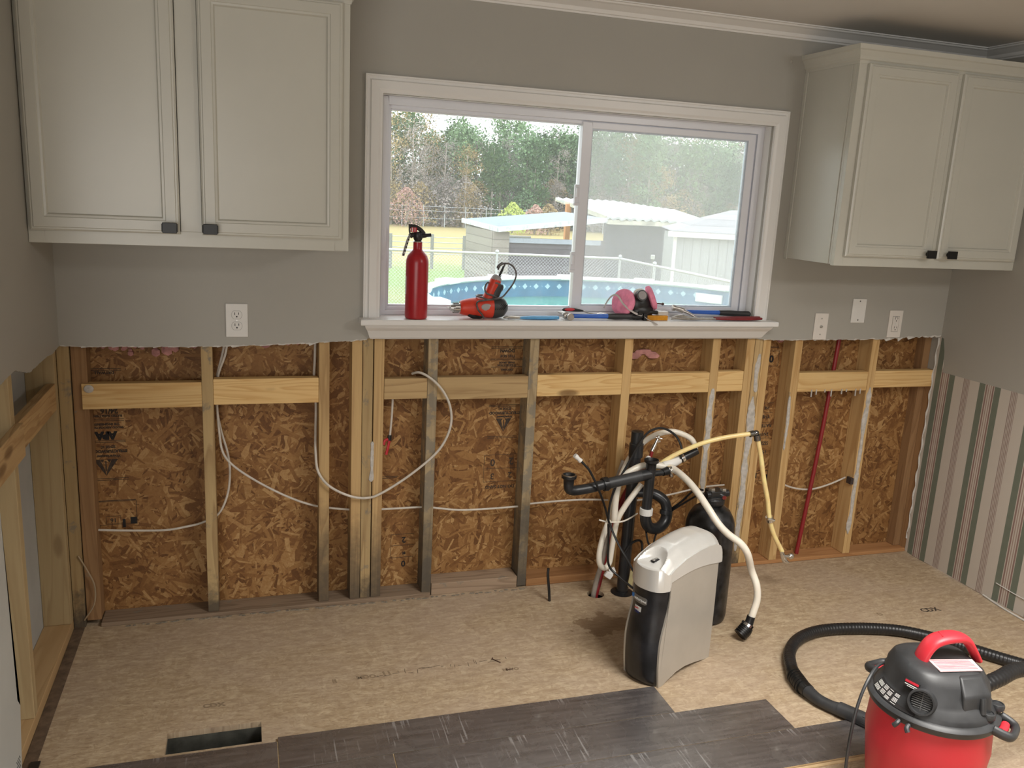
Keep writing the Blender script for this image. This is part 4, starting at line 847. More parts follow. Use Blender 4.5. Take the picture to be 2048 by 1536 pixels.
# lid
def top_z(u, v):
    pr = [(-.045, .415), (-.02, .442), (.02, .462), (.08, .480), (.16, .489), (.22, .490), (.27, .484), (.295, .472), (.308, .452), (.314, .420)]
    z = pr[-1][1]
    for (a, b), (c, e) in zip(pr, pr[1:]):
        if a <= u <= c: z = b+(e-b)*(u-a)/(c-a)
    e = abs(2*v/Wd-1); return z-.036*e**3.6
NV, NU = 52, 76; bm = NB(); g_ = []
for j in range(NV+1):
    v = -.007+(Wd+.014)*j/NV; e = abs(2*(v-Wd/2)/(Wd+.014)); u0 = -.004-.038*(1-e**2.4); row = []
    for i in range(NU+1):
        t_ = i/NU; u = u0+(.314-u0)*t_; z = top_z(max(-.045, u), max(0, min(Wd, v)))
        d_ = math.hypot((u-(-.055))/.105, (v-Wd/2)/.066)   # scoop at the front
        k_ = max(0, min(1, (d_-.72)/.48)); k_ = k_*k_*(3-2*k_); z = min(z, .434-.010*max(0, (.02-u)/.06)*(1-k_)+.07*k_)
        row.append(bm.verts.new((u, v, z)))
    g_.append(row)
for j in range(NV):
    for i in range(NU): bm.faces.new((g_[j][i], g_[j][i+1], g_[j+1][i+1], g_[j+1][i]))
def low(u):
    if u < .004: return .345+.012*max(0, min(1, (u+.042)/.046))**2
    t_ = (u-.004)/.31; return .382+.016*math.sin(min(1, t_*1.05)*math.pi)*.9-.012*t_+ .0
edge = [g_[0][i] for i in range(NU+1)]+[g_[j][NU] for j in range(1, NV+1)]+[g_[NV][i] for i in range(NU-1, -1, -1)]+[g_[j][0] for j in range(NV-1, 0, -1)]
mid_ = []; bot = []
for v_ in edge:
    bot.append(bm.verts.new((v_.co.x, v_.co.y, min(low(v_.co.x), v_.co.z-.002))))
n_ = len(edge)
for i in range(n_): bm.faces.new((edge[i], edge[(i+1) % n_], bot[(i+1) % n_], bot[i]))
obj('lid', bm, M_silver2, ws, smooth=True, local=True, bevel=0)
bm = NB(); box(bm, -.008, .026, .062, .078, .4315, .4365); obj('latch_recess', bm, M_ink, ws, bevel=.002, local=True)
bm = NB(); cyl(bm, (.0, .070, .4365), (.0, .070, .4395), .006, seg=14); box(bm, .008, .024, .067, .073, .4365, .4385); obj('latch_screw', bm, M_steel, ws, local=True)
# badge, sticker on the curved front
bd = NB(); S = []
def fr_u(v, z): e = abs(2*(v-Wd/2)/(Wd-.004)); return su(z)*0+min(su(z), 0)-.036*(1-e**2.6)
for k in range(13):
    v = .057+.076*k/12; hh = .0125 if 0 < k < 12 else .008; z_ = .298
    S.append([bd.verts.new((fr_u(v, z_)-.0012, v, z_-hh)), bd.verts.new((fr_u(v, z_)-.0012, v, z_+hh)), bd.verts.new((fr_u(v, z_)+.001, v, z_+hh)), bd.verts.new((fr_u(v, z_)+.001, v, z_-hh))])
for a, b in zip(S, S[1:]):
    for k in range(4): bd.faces.new((a[k], a[(k+1) % 4], b[(k+1) % 4], b[k]))
bd.faces.new(S[0]); bd.faces.new(S[-1]); bg_ = obj('badge', bd, simple('badge_grey', (.22, .22, .22), .3, .6), ws, local=True)
def on_front(name, s, size, m, v, z, parent):
    e1 = V((fr_u(v+.01, z)-fr_u(v-.01, z), .02, 0)).normalized()*-1
    return text(name, s, size, m, parent, (fr_u(v, z)-.0022, v, z), e1, (0, 0, 1), bold=.0002)
ORG[bg_.name] = ORG[bg_.name]
on_front('lettering', 'Whirlpool', .0125, M_label, .083, .298, bg_)
bm = NB(); v = .122; box(bm, fr_u(v, .298)-.0022, fr_u(v, .298)-.001, v-.009, v+.008, .291, .305); obj('badge_emblem', bm, simple('badge_blue', (.03, .16, .45), .3), bg_, local=True)
bm = NB(); S = []
for k in range(5):
    v = .078+.030*k/4; S.append([bm.verts.new((fr_u(v, .27)-.0010, v, .245)), bm.verts.new((fr_u(v, .27)-.0010, v, .272)), bm.verts.new((fr_u(v, .27)+.001, v, .272)), bm.verts.new((fr_u(v, .27)+.001, v, .245))])
for a, b in zip(S, S[1:]):
    for k in range(4): bm.faces.new((a[k], a[(k+1) % 4], b[(k+1) % 4], b[k]))
bm.faces.new(S[0]); bm.faces.new(S[-1]); sk = obj('sticker', bm, M_label, ws, local=True)
bm = NB(); box(bm, fr_u(.094, .266)-.0020, fr_u(.094, .266)-.0008, .082, .105, .2635, .2665); obj('sticker_stripe', bm, simple('sticker_red', (.5, .03, .04), .5), sk, local=True)
on_front('lettering', 'USA', .0125, simple('navy_ink', (.01, .02, .12), .5), .093, .2535, sk)
# black tank behind
tk = thing('pressure_tank', 'tall black resin tank with valve head behind the grey softener cabinet', 'tank', (1.85, -.385, 0))
bm = NB(); lathe(bm, [(.0, .0), (.080, .0), (.093, .010), (.096, .03), (.095, .38), (.093, .40), (.086, .425), (.070, .452), (.048, .468), (.036, .474), (.034, .486)], (1.85, -.385, 0), 44); obj('vessel', bm, simple('ribbed_black_tank', (.014, .014, .015), .3, var=.9, scale=35, bump=.5), tk, smooth=True)
bm = NB(); lathe(bm, [(.044, .478), (.046, .484), (.046, .500), (.040, .504), (.040, .512)], (1.85, -.385, 0), 28); box(bm, 1.825, 1.885, -.415, -.36, .508, .532); cyl(bm, (1.81, -.40, .517), (1.905, -.40, .521), .014, seg=16); obj('valve_head', bm, M_black, tk, bevel=.002)
for x, y in ((1.838, -.39), (1.882, -.398)):
    bm = NB(); cyl(bm, (x, y, .530), (x, y, .541), .0145, .0135, 6); obj('bolt', bm, M_steel, tk, bevel=.001)
bm = NB(); cyl(bm, (1.873, -.428, .513), (1.876, -.416, .513), .008, seg=16); obj('washer', bm, M_chrome, tk)
# ================================================================ SHOP VACUUM
vx, vy = 1.885, -1.510
vc = thing('shop_vacuum', 'red and black wet-dry vacuum with red handle in the lower right corner', 'vacuum cleaner', (vx, vy, 0))
bm = NB(); lathe(bm, [(0, .03), (.112, .03), (.122, .04), (.138, .09), (.152, .20), (.156, .235), (.154, .26), (.150, .33)], (vx, vy, 0), 56); obj('drum', bm, M_vred, vc, smooth=True)
bm = NB(); lathe(bm, [(.152, .322), (.161, .324), (.164, .330), (.164, .340), (.158, .346), (.150, .350)], (vx, vy, 0), 56); obj('lid_rim', bm, M_dust, vc, smooth=True)
def blob(prof, seg=72):
    bm = NB(); R = []
    for (rx, ry, z, ex, ox, oy) in prof:
        L = []
        for k in range(seg):
            a = 2*math.pi*k/seg; c, s = math.cos(a), math.sin(a); f_ = (abs(c)**ex+abs(s)**ex)**(-1/ex)
            L.append(bm.verts.new((vx+ox+rx*f_*c, vy+oy+ry*f_*s, z)))
        R.append(L)
    for a, b in zip(R, R[1:]):
        for k in range(seg): bm.faces.new((a[k], a[(k+1) % seg], b[(k+1) % seg], b[k]))
    bm.faces.new(R[-1]); bm.faces.new(R[0][::-1]); return bm
rotA = math.radians(-12)
bm = blob([(.151, .151, .345, 2, 0, 0), (.150, .150, .352, 2, 0, 0), (.143, .143, .362, 2.1, 0, 0), (.128, .128, .378, 2.3, 0, 0), (.122, .120, .386, 2.5, 0, 0), (.112, .106, .425, 3.0, 0, .004), (.100, .090, .447, 3.4, 0, .006), (.092, .078, .455, 3.4, 0, .008), (.06, .05, .458, 3, 0, .008)])
bmesh.ops.rotate(bm, verts=bm.verts, cent=(vx, vy, 0), matrix=Matrix.Rotation(rotA, 3, 'Z'))
obj('motor_housing', bm, M_dust, vc, smooth=True)
# faceted motor cover towards the right
def rv(x, y, z):
    c, s = math.cos(rotA), math.sin(rotA); return (vx+x*c-y*s, vy+x*s+y*c, z)
bm = NB()
lo = [(.0, -.128), (.085, -.118), (.128, -.050), (.132, .05), (.09, .09), (.0, .09)]; mi = [(.0, -.122), (.08, -.110), (.120, -.045), (.122, .045), (.085, .085), (.0, .085)]; hi = [(.005, -.085), (.070, -.078), (.098, -.035), (.098, .03), (.07, .06), (.005, .06)]
RR = [[bm.verts.new(rv(x, y, z)) for x, y in L] for L, z in ((lo, .36), (mi, .415), (hi, .452))]
for a, b in zip(RR, RR[1:]):
    for k in range(6): bm.faces.new((a[k], a[(k+1) % 6], b[(k+1) % 6], b[k]))
bm.faces.new(RR[-1]); bm.faces.new(RR[0][::-1]); obj('motor_cover', bm, M_dust, vc, bevel=.006, smooth=True, seg=3)
# handle
bm = NB(); hp = [rv(-.052, .004, .440), rv(-.045, .004, .470), rv(-.028, .005, .498), rv(.0, .008, .511), rv(.040, .010, .515), rv(.070, .012, .506), rv(.092, .012, .482), rv(.116, .014, .446)]
tube(bm, hp, [.027, .026, .027, .029, .028, .024, .020, .019], 18, 6, flat=.5, upv=(0, 0, 1)); hd = obj('handle', bm, M_vred, vc, smooth=True)
bm = NB()
for i in range(5): x = -.006+.014*i; a = rv(x, -.006, .5242+.0006*i-.0002*i*i); b = rv(x+.004, .020, .5242+.0006*i-.0002*i*i); tube(bm, [a, b], .0018, 8, 0)
obj('grip_rib', bm, M_vred, hd, smooth=True)
bm = NB(); prism(bm, [rv(*p, 0)[:2] for p in ((-.040, -.068), (.078, -.064), (.084, -.010), (-.040, -.010))], 'z', .4575, .4600) ; lb = obj('warning_label', bm, simple('pink_white_label', (.75, .55, .55), .4), vc)
bm = NB()
for i in range(8): y = -.058+.0058*i; prism(bm, [rv(*p, 0)[:2] for p in ((-.034, y), (.072, y+.002), (.072, y+.0036), (-.034, y+.0016))], 'z', .4598, .4605)
obj('label_print', bm, simple('label_red', (.6, .05, .08), .5), lb)
# badge and sticker
def on_dome(ang, r, z, nx=0): return (vx+r*math.cos(math.radians(ang)), vy+r*math.sin(math.radians(ang)), z)
a = 198; c_ = V(on_dome(a, .1235, .418)); nrm = V((math.cos(math.radians(a)), math.sin(math.radians(a)), .35)).normalized(); ex = V((0, 0, 1)).cross(nrm).normalized(); ey = nrm.cross(ex)
def card(name, m, c_, ex, ey, nrm, w_, h_, th, parent):
    bm = NB(); vs = []
    for k in (-th, th):
        for a_, b_ in ((-1, -1), (1, -1), (1, 1), (-1, 1)): vs.append(bm.verts.new(c_+ex*a_*w_/2+ey*b_*h_/2+nrm*k))
    for q in ((0, 1, 2, 3), (7, 6, 5, 4), (0, 4, 5, 1), (1, 5, 6, 2), (2, 6, 7, 3), (3, 7, 4, 0)): bm.faces.new([vs[i] for i in q])
    return obj(name, bm, m, parent)
bdg = card('brand_badge', M_ink, c_, ex, ey, nrm, .040, .018, .0025, vc)
card('badge_stripe', simple('badge_red', (.55, .03, .05), .4), c_+ey*.0045+nrm*.0028, ex, ey, nrm, .036, .006, .0004, bdg)
card('badge_print', M_label, c_-ey*.003+nrm*.0028, ex, ey, nrm, .034, .0022, .0004, bdg); card('badge_print', M_label, c_-ey*.0072+nrm*.0028, ex, ey, nrm, .020, .0015, .0004, bdg)
bm = NB(); S = []
for k in range(17):
    a = math.radians(150+60*k/16); S.append([bm.verts.new((vx+r*math.cos(a), vy+r*math.sin(a), z)) for r, z in ((.1515, .3500), (.1290, .3785), (.1300, .3795), (.1525, .3510))])
for p, q in zip(S, S[1:]):
    for k in range(4): bm.faces.new((p[k], p[(k+1) % 4], q[(k+1) % 4], q[k]))
bm.faces.new(S[0]); bm.faces.new(S[-1]); sk = obj('safety_sticker', bm, M_ink, vc)
bm = NB()
for row in range(10):
    f0 = .12+.082*row; r = .152-.0225*f0; z = .351+.0285*f0
    for a0, a1 in ((152, 163), (165, 172), (174, 180), (183, 189)):
        if (row*7+a0) % 5 == 0: continue
        S = []
        for k in range(4):
            a = math.radians(a0+(a1-a0)*k/3); S.append([bm.verts.new((vx+rr*math.cos(a), vy+rr*math.sin(a), zz)) for rr, zz in ((r+.0014, z), (r+.0005, z+.0011))])
        for p, q in zip(S, S[1:]): bm.faces.new((p[0], q[0], q[1], p[1]))
obj('sticker_print', bm, M_label, sk)
# exhaust port
a = math.radians(213); d_ = V((math.cos(a), math.sin(a), .28)).normalized(); pc = V((vx, vy, .385))+V((math.cos(a), math.sin(a), 0))*.122
bm = NB(); rev(bm, [(.036, -.05), (.034, .020), (.0325, .024), (.0285, .024), (.0275, .021), (.0275, .0), (.0001, .0)], pc, d_)
obj('exhaust_port', bm, M_dust, vc, smooth=True)
bm = NB(); e1 = d_.cross(V((0, 0, 1))).normalized(); e2 = d_.cross(e1)
for i in range(-4, 5):
    w_ = math.sqrt(max(0, .025**2-(i*.0055)**2)); p = pc+d_*.012+e2*i*.0055; tube(bm, [p-e1*w_, p+e1*w_], .0011, 6, 0)
tube(bm, [pc+d_*.013-e2*.025, pc+d_*.013+e2*.025], .0014, 6, 0); obj('exhaust_grille', bm, simple('grille_grey', (.10, .10, .10), .5), vc)
# latches
for ang, tilt in ((97, 0), (-58, 0)):
    a = math.radians(ang); d_ = V((math.cos(a), math.sin(a), 0)); s_ = V((-math.sin(a), math.cos(a), 0)); c_ = V((vx, vy, .335))
    bm = NB(); tube(bm, [c_+d_*.155-s_*.042+V((0, 0, .004)), c_+d_*.180-s_*.038+V((0, 0, -.002)), c_+d_*.194-s_*.028+V((0, 0, -.006)), c_+d_*.197+V((0, 0, -.008)), c_+d_*.194+s_*.028+V((0, 0, -.006)), c_+d_*.180+s_*.038+V((0, 0, -.002)), c_+d_*.155+s_*.042+V((0, 0, .004))], .010, 12, 5, flat=1.3); lt = obj('latch', bm, M_dust, vc, smooth=True)
    bm = NB(); tube(bm, [c_+d_*.172-s_*.022+V((0, 0, -.004)), c_+d_*.174+V((0, 0, -.003)), c_+d_*.172+s_*.022+V((0, 0, -.004))], .0105, 10, 3, flat=.9); obj('latch_clip', bm, M_vred, lt, smooth=True, label='red latch clip')
# cord hooks on the rim
a = math.radians(203); d_ = V((math.cos(a), math.sin(a), 0)); s_ = V((-math.sin(a), math.cos(a), 0)); c_ = V((vx, vy, .330)); bm = NB()
for k in (-1, 1): tube(bm, [c_+d_*.155+s_*k*.013, c_+d_*.172+s_*k*.013+V((0, 0, -.006)), c_+d_*.176+s_*k*.019+V((0, 0, -.014))], .0065, 8, 4)
obj('cord_hook', bm, M_dust, vc, smooth=True)
# vents and ridge details
for (x, y) in ((.075, -.118), (.128, -.078)):
    bm = NB(); p = rv(x, y, .358); lathe(bm, [(.017, 0), (.018, .008), (.016, .014), (.013, .015), (.012, .012)], p, 24); obj('vent_boss', bm, M_dust, vc, smooth=True)
bm = NB(); tube(bm, [rv(.055, -.124, .372), rv(.055, -.119, .395), rv(.055, -.114, .41)], .008, 10, 3); obj('ridge', bm, M_dust, vc, smooth=True)
# port on the right and power cord
bm = NB(); cyl(bm, (vx+.12, vy+.010, .318), (vx+.175, vy+.016, .335), .034, .030, 28); obj('hose_port', bm, M_dust, vc, smooth=True)
cable('power_cord', '', '', [(vx-.040, vy+.118, .380), (1.795, -1.40, .385), (1.738, -1.43, .367), (1.698, -1.45, .313), (1.679, -1.46, .232), (1.679, -1.46, .131), (1.683, -1.462, .05), (1.69, -1.475, .014), (vx-.20, vy-.06, .014), (vx-.14, vy-.14, .014), (vx-.05, vy-.19, .014), (vx+.08, vy-.19, .014), (vx+.15, vy-.12, .014), (vx+.165, vy-.06, .02), (vx+.172, vy-.05, .15), (vx+.160, vy-.045, .29)], .0045, M_dust, parent=vc)
bm = NB(); lathe(bm, [(.011, -.012), (.013, 0), (.008, .006)], (vx-.045, vy+.120, .388), 16); obj('cord_grommet', bm, M_dust, vc, smooth=True)
bm = NB()
for k in range(4): a = math.pi/4+k*math.pi/2; ell(bm, (vx+.10*math.cos(a), vy+.10*math.sin(a), .016), (.016, .016, .016), seg=12)
obj('caster', bm, M_black, vc, smooth=True)
# hose
vh = thing('vacuum_hose', 'black ribbed vacuum hose looping over the bare subfloor', 'hose', (2.3, -.9, 0))
hp = [(2.055, -1.495, .336), (2.14, -1.482, .345), (2.25, -1.45, .34), (2.42, -1.42, .29), (2.62, -1.41, .17), (2.80, -1.36, .07), (2.90, -1.22, .03), (2.86, -1.06, .024), (2.78, -.955, .024), (2.70, -.85, .024), (2.62, -.755, .024), (2.52, -.685, .024), (2.36, -.640, .024), (2.22, -.632, .024), (2.10, -.672, .024), (2.005, -.755, .024), (1.938, -.87, .024)]
P = spline(hp, 14); rad = []; acc = 0
bm = NB(); Rr = []
PP = [P[0]]
for a, b in zip(P, P[1:]):
    m_ = max(1, int((b-a).length/.0028)); PP += [a.lerp(b, (i+1)/m_) for i in range(m_)]
tube(bm, PP, [.0215+.0007*math.sin(i*math.pi*2/4) for i in range(len(PP))], 16, 0); obj('hose', bm, M_black, vh, smooth=True)
bm = NB(); tube(bm, [(1.942, -.862, .025), (1.922, -.93, .026), (1.918, -.985, .026)], [.024, .025, .0235], 20, 5)
for i in range(6): p = V((1.932-.003*i, -.885-.014*i, .0255)); cyl(bm, p, p+V((-.0008, -.005, 0)), .0265, seg=20)
obj('cuff', bm, M_blkmet, vh, smooth=True)
bm = NB(); tube(bm, [(1.918, -.98, .026), (1.926, -1.03, .022), (1.948, -1.075, .021), (1.965, -1.10, .0235)], [.0225, .0195, .0195, .0235], 20, 5); obj('wand_end', bm, M_dust, vh, smooth=True)
bm = NB(); tube(bm, [(1.958, -1.092, .0245), (2.005, -1.175, .025), (2.05, -1.26, .026)], [.0235, .0245, .0255], 20, 4)
for k in range(8):
    a = k*math.pi/4; o_ = V((math.cos(a)*.9*.0255, -math.cos(a)*-.3*.0255, math.sin(a)*.0255)); tube(bm, [V((2.0, -1.165, .025))+o_, V((2.05, -1.26, .026))+o_], .0014, 6, 0)
obj('nozzle', bm, M_dust, vh, smooth=True)
# ================================================================ THINGS ON THE WINDOW SILL (sill top z 1.14)
ZS = 1.1402
fe = thing('fire_extinguisher', 'red fire extinguisher standing at the left end of the window sill', 'fire extinguisher', (.735, -.035, ZS))
bm = NB(); lathe(bm, [(.0, .0), (.036, .0), (.0405, .004), (.0415, .010), (.0415, .205), (.0405, .215), (.036, .230), (.026, .243), (.018, .250), (.0165, .256), (.0165, .278), (.013, .280)], (.735, -.035, ZS), 44); obj('cylinder', bm, M_red, fe, smooth=True)
bm = NB(); lathe(bm, [(.0170, .2785), (.0175, .281), (.014, .284)], (.735, -.035, ZS), 24); obj('neck_ring', bm, M_steel, fe, smooth=True)
bm = NB(); lathe(bm, [(.0125, .283), (.016, .290), (.019, .300), (.016, .312), (.008, .316), (0, .317)], (.735, -.035, ZS), 24); cyl(bm, (.745, -.035, ZS+.302), (.783, -.035, ZS+.306), .0065, .0065, 14); cyl(bm, (.745, -.035, ZS+.302), (.765, -.035, ZS+.304), .010, .008, 14); tube(bm, [(.735, -.035, ZS+.305), (.715, -.035, ZS+.304), (.705, -.035, ZS+.298)], .009, 12, 3); obj('valve', bm, M_black, fe, smooth=True)
bm = NB(); tube(bm, [(.706, -.037, ZS+.305), (.699, -.038, ZS+.290), (.690, -.039, ZS+.260), (.681, -.040, ZS+.228)], [.006, .0075, .0078, .007], 12, 5, flat=.6); hn = obj('lower_handle', bm, M_steel, fe, smooth=True)
bm = NB()
for i in range(5): p = V((.6995-.0042*i, -.0465, ZS+.287-.0135*i)); ell(bm, p, (.0028, .001, .004), seg=8)
obj('handle_holes', bm, M_ink, hn)
bm = NB(); tube(bm, [(.700, -.035, ZS+.334), (.712, -.035, ZS+.3345), (.728, -.035, ZS+.332), (.745, -.035, ZS+.322), (.757, -.035, ZS+.309)], .0042, 10, 5, flat=1.8); tube(bm, [(.705, -.035, ZS+.334), (.703, -.035, ZS+.322), (.706, -.035, ZS+.308)], .003, 8, 3); obj('squeeze_lever', bm, M_black, fe, smooth=True)
bm = NB(); box(bm, .7075, .7305, -.041, -.029, ZS+.314, ZS+.331); obj('gauge_block', bm, simple('red_clip', (.55, .03, .05), .4), fe, bevel=.002)
bm = NB(); box(bm, .711, .715, -.0415, -.0285, ZS+.316, ZS+.330); box(bm, .721, .7235, -.0415, -.0285, ZS+.316, ZS+.330); obj('tamper_tape', bm, M_label, fe)
bm = NB(); S = []
for k in range(9):
    a = math.radians(172+40*k/8); S.append([bm.verts.new((.735+r*math.cos(a), -.035+r*math.sin(a), ZS+z)) for r, z in ((.0419, .09), (.0419, .155), (.0412, .155), (.0412, .09))])
for p, q in zip(S, S[1:]):
    for k in range(4): bm.faces.new((p[k], p[(k+1) % 4], q[(k+1) % 4], q[k]))
bm.faces.new(S[0]); bm.faces.new(S[-1])
bmesh.ops.rotate(bm, verts=bm.verts, cent=(.735, -.035, 0), matrix=Matrix.Rotation(math.radians(-18), 3, 'Z')); obj('paper_label', bm, M_label, fe)
# corded drill lying on its side
dr = thing('power_drill', 'red and black corded drill lying on the sill with its cord wrapped round the handle', 'drill', (.98, -.02, ZS))
yd = -.018
bm = NB(); tube(bm, [(.905, yd, 1.180), (.915, yd, 1.180), (.945, yd, 1.181), (.985, yd, 1.182), (1.02, yd, 1.182), (1.045, yd, 1.182)], [.023, .028, .034, .039, .041, .040], 22, 5); obj('body', bm, M_drill, dr, smooth=True)
bm = NB(); tube(bm, [(1.030, yd, 1.182), (1.055, yd, 1.182), (1.076, yd, 1.181), (1.090, yd, 1.180)], [.0415, .0405, .034, .015], 22, 5); mc = obj('motor_cap', bm, M_dust, dr, smooth=True)
bm = NB()
for i in range(5): x = 1.042+.008*i; tube(bm, [(x-.010, yd-.0405, 1.178), (x+.008, yd-.0365, 1.198)], .0016, 6, 0)
obj('vent_slots', bm, M_ink, mc)
bm = NB(); cyl(bm, (.905, yd, 1.178), (.885, yd, 1.1785), .0185, .0180, 20); cyl(bm, (.885, yd, 1.1785), (.868, yd, 1.179), .0185, .012, 20); cyl(bm, (.868, yd, 1.179), (.855, yd, 1.179), .0022, seg=8); obj('chuck', bm, M_steel, dr, smooth=True)
bm = NB()
for k in range(10): a = k*math.pi/5; p = V((.878, yd+.018*math.cos(a), 1.1785+.018*math.sin(a))); q = V((.900, yd+.0188*math.cos(a), 1.1785+.0188*math.sin(a))); tube(bm, [p, q], .0014, 6, 0)
obj('chuck_flutes', bm, simple('dark_steel', (.15, .15, .15), .4, 1), dr)
bm = NB(); tube(bm, [(1.004, yd, 1.195), (1.014, yd, 1.215), (1.026, yd, 1.245), (1.038, yd, 1.275), (1.044, yd, 1.294)], [.028, .023, .0215, .0225, .019], 20, 5); hd = obj('handle', bm, M_drill, dr, smooth=True)
bm = NB(); tube(bm, [(1.030, yd-.004, 1.210), (1.042, yd-.004, 1.240), (1.056, yd-.004, 1.272)], [.018, .0195, .017], 16, 5); obj('grip', bm, M_dust, dr, smooth=True)
bm = NB(); tube(bm, [(1.040, yd, 1.283), (1.047, yd, 1.296), (1.051, yd, 1.302)], [.021, .019, .011], 16, 4); obj('handle_cap', bm, simple('grey_collar', (.35, .34, .34), .4), dr, smooth=True)
bm = NB()
for i in range(9): p = V((1.050+.0022*i, yd, 1.288+.0055*i)); cyl(bm, p, p+V((.0010, 0, .0030)), .0088-.0006*i, seg=14)
tube(bm, [(1.048, yd, 1.285), (1.070, yd, 1.338)], .0042, 10, 0); obj('cord_boot', bm, M_black, dr, smooth=True)
bm = NB(); tube(bm, [(.935, yd-.016, 1.156), (.955, yd-.016, 1.149), (.98, yd-.016, 1.147), (.99, yd-.014, 1.152)], [.007, .009, .008, .006], 12, 4); box(bm, .99, 1.006, yd-.034, yd-.028, 1.196, 1.202); obj('trigger', bm, M_ink, dr, smooth=True)
bm = NB(); ell(bm, (1.000, yd-.037, 1.186), (.022, .004, .014)); obj('rating_label', bm, simple('grey_rating', (.36, .34, .34), .5), dr, smooth=True)
bm = NB(); tube(bm, [(1.07, yd, 1.338), (1.074, yd, 1.345), (1.062, yd+.004, 1.350), (1.048, yd+.005, 1.338), (1.046, yd+.003, 1.330)], .003, 8, 5)
tube(bm, [(1.046, yd-.006, 1.325), (1.055, yd-.006, 1.342), (1.078, yd-.006, 1.350), (1.104, yd-.006, 1.340), (1.119, yd-.006, 1.312), (1.112, yd-.006, 1.280), (1.090, yd-.008, 1.248), (1.062, yd-.018, 1.222), (1.02, yd-.026, 1.212), (.982, yd-.026, 1.222), (.968, yd-.0, 1.224), (.985, yd+.028, 1.224), (1.03, yd+.028, 1.224), (1.055, yd+.004, 1.222), (1.040, yd-.032, 1.220), (1.0, yd-.038, 1.214), (.962, yd-.040, 1.206), (.964, yd-.044, 1.18), (.980, yd-.046, 1.160), (.990, yd-.042, 1.1445)], .0033, 10, 6)
tube(bm, [(1.044, yd+.018, 1.262), (1.012, yd+.004, 1.275), (.998, yd-.006, 1.255), (1.003, yd-.018, 1.236), (1.030, yd-.024, 1.228), (1.052, yd-.02, 1.212)], .0033, 10, 6); tube(bm, [(1.012, yd+.0, 1.275), (1.04, yd-.022, 1.276), (1.066, yd-.012, 1.262), (1.066, yd-.0, 1.245)], .0033, 10, 6)
obj('power_cord', bm, simple('scuffed_cord', (.10, .09, .09), .45, var=.8, scale=40), dr, smooth=True)
# left pliers
pl = thing('pliers', 'long pliers with light blue handles lying flat between drill and hammer', 'pliers', (1.17, -.05, ZS))
bm = NB(); tube(bm, [(1.07, -.045, ZS+.005), (1.085, -.05, ZS+.008), (1.11, -.052, ZS+.008), (1.135, -.05, ZS+.006)], [.004, .007, .008, .005], 10, 4, flat=.7); tube(bm, [(1.09, -.04, ZS+.005), (1.12, -.044, ZS+.007), (1.15, -.052, ZS+.006)], .004, 8, 4); obj('jaws', bm, simple('worn_steel', (.42, .38, .33), .4, .8, .3), pl, smooth=True)
for dy in (-.006, .012):
    bm = NB(); tube(bm, [(1.132, -.048+dy*.3, ZS+.006), (1.18, -.05+dy, ZS+.007), (1.24, -.05+dy, ZS+.007), (1.292, -.048+dy*.6, ZS+.008)], [.004, .006, .0065, .006], 12, 5); obj('handle', bm, M_blueL, pl, smooth=True)
# hammers
def hammer(label, head, mid, end, hc, group=None, claw=True):
    t_ = thing('claw_hammer', label, 'hammer', head)
    h_, m_, e_ = V(head), V(mid), V(end)
    bm = NB(); tube(bm, [h_, h_.lerp(m_, .5), m_], [.008, .0085, .0095], 14, 3); obj('shaft', bm, hc, t_, smooth=True)
    bm = NB(); tube(bm, [m_, m_.lerp(e_, .3), m_.lerp(e_, .7), e_], [.0105, .0125, .012, .0135], 16, 4); ell(bm, e_, (.012, .0135, .0125)); obj('grip', bm, M_dust, t_, smooth=True)
    return t_
M_head = simple('worn_hammer_steel', (.48, .45, .42), .35, .85, .25, 60)
t_ = hammer('claw hammer with blue shaft and its round face toward the room, below the centre mullion', (1.338, -.045, ZS+.014), (1.50, -.045, ZS+.014), (1.615, -.044, ZS+.0138), M_blue)
bm = NB(); cyl(bm, (1.335, -.072, ZS+.0135), (1.335, -.060, ZS+.0135), .0135, .0135, 22); cyl(bm, (1.335, -.060, ZS+.0135), (1.333, -.030, ZS+.014), .0095, .011, 18); tube(bm, [(1.333, -.03, ZS+.014), (1.324, -.008, ZS+.020), (1.312, .010, ZS+.022)], [.012, .009, .004], 12, 4, flat=.8); ell(bm, (1.325, -.04, ZS+.016), (.016, .014, .014)); obj('head', bm, M_head, t_, smooth=True)
t_ = hammer('blue-shafted claw hammer with its split claw pointing down, at the right end of the sill', (1.870, -.008, ZS+.030), (2.02, -.008, ZS+.027), (2.160, -.006, ZS+.0215), M_blue)
bm = NB(); cyl(bm, (1.803, -.004, ZS+.046), (1.815, -.006, ZS+.044), .0125, .0125, 22); tube(bm, [(1.812, -.005, ZS+.045), (1.835, -.01, ZS+.040), (1.85, -.014, ZS+.034)], [.009, .011, .012], 14, 3)
for dy in (-.006, .006): tube(bm, [(1.848, -.016+dy*.4, ZS+.035), (1.87, -.024+dy, ZS+.026), (1.893, -.036+dy, ZS+.013), (1.905, -.046+dy, ZS+.006)], [.010, .0085, .0065, .0035], 12, 4, flat=.7)
obj('head', bm, M_head, t_, smooth=True)
# knife
kn = thing('utility_knife', 'small red and black folding tool lying on the blue hammer head', 'knife', (1.36, -.02, ZS+.028))
bm = NB(); tube(bm, [(1.318, -.02, ZS+.034), (1.330, -.02, ZS+.036), (1.36, -.02, ZS+.035), (1.385, -.02, ZS+.033), (1.405, -.02, ZS+.031)], [.005, .0095, .010, .008, .004], 14, 5, flat=.75); obj('body', bm, M_black, kn, smooth=True)
bm = NB(); ell(bm, (1.345, -.0285, ZS+.037), (.022, .003, .006)); obj('inlay', bm, simple('red_inlay', (.6, .04, .05), .4), kn, smooth=True)
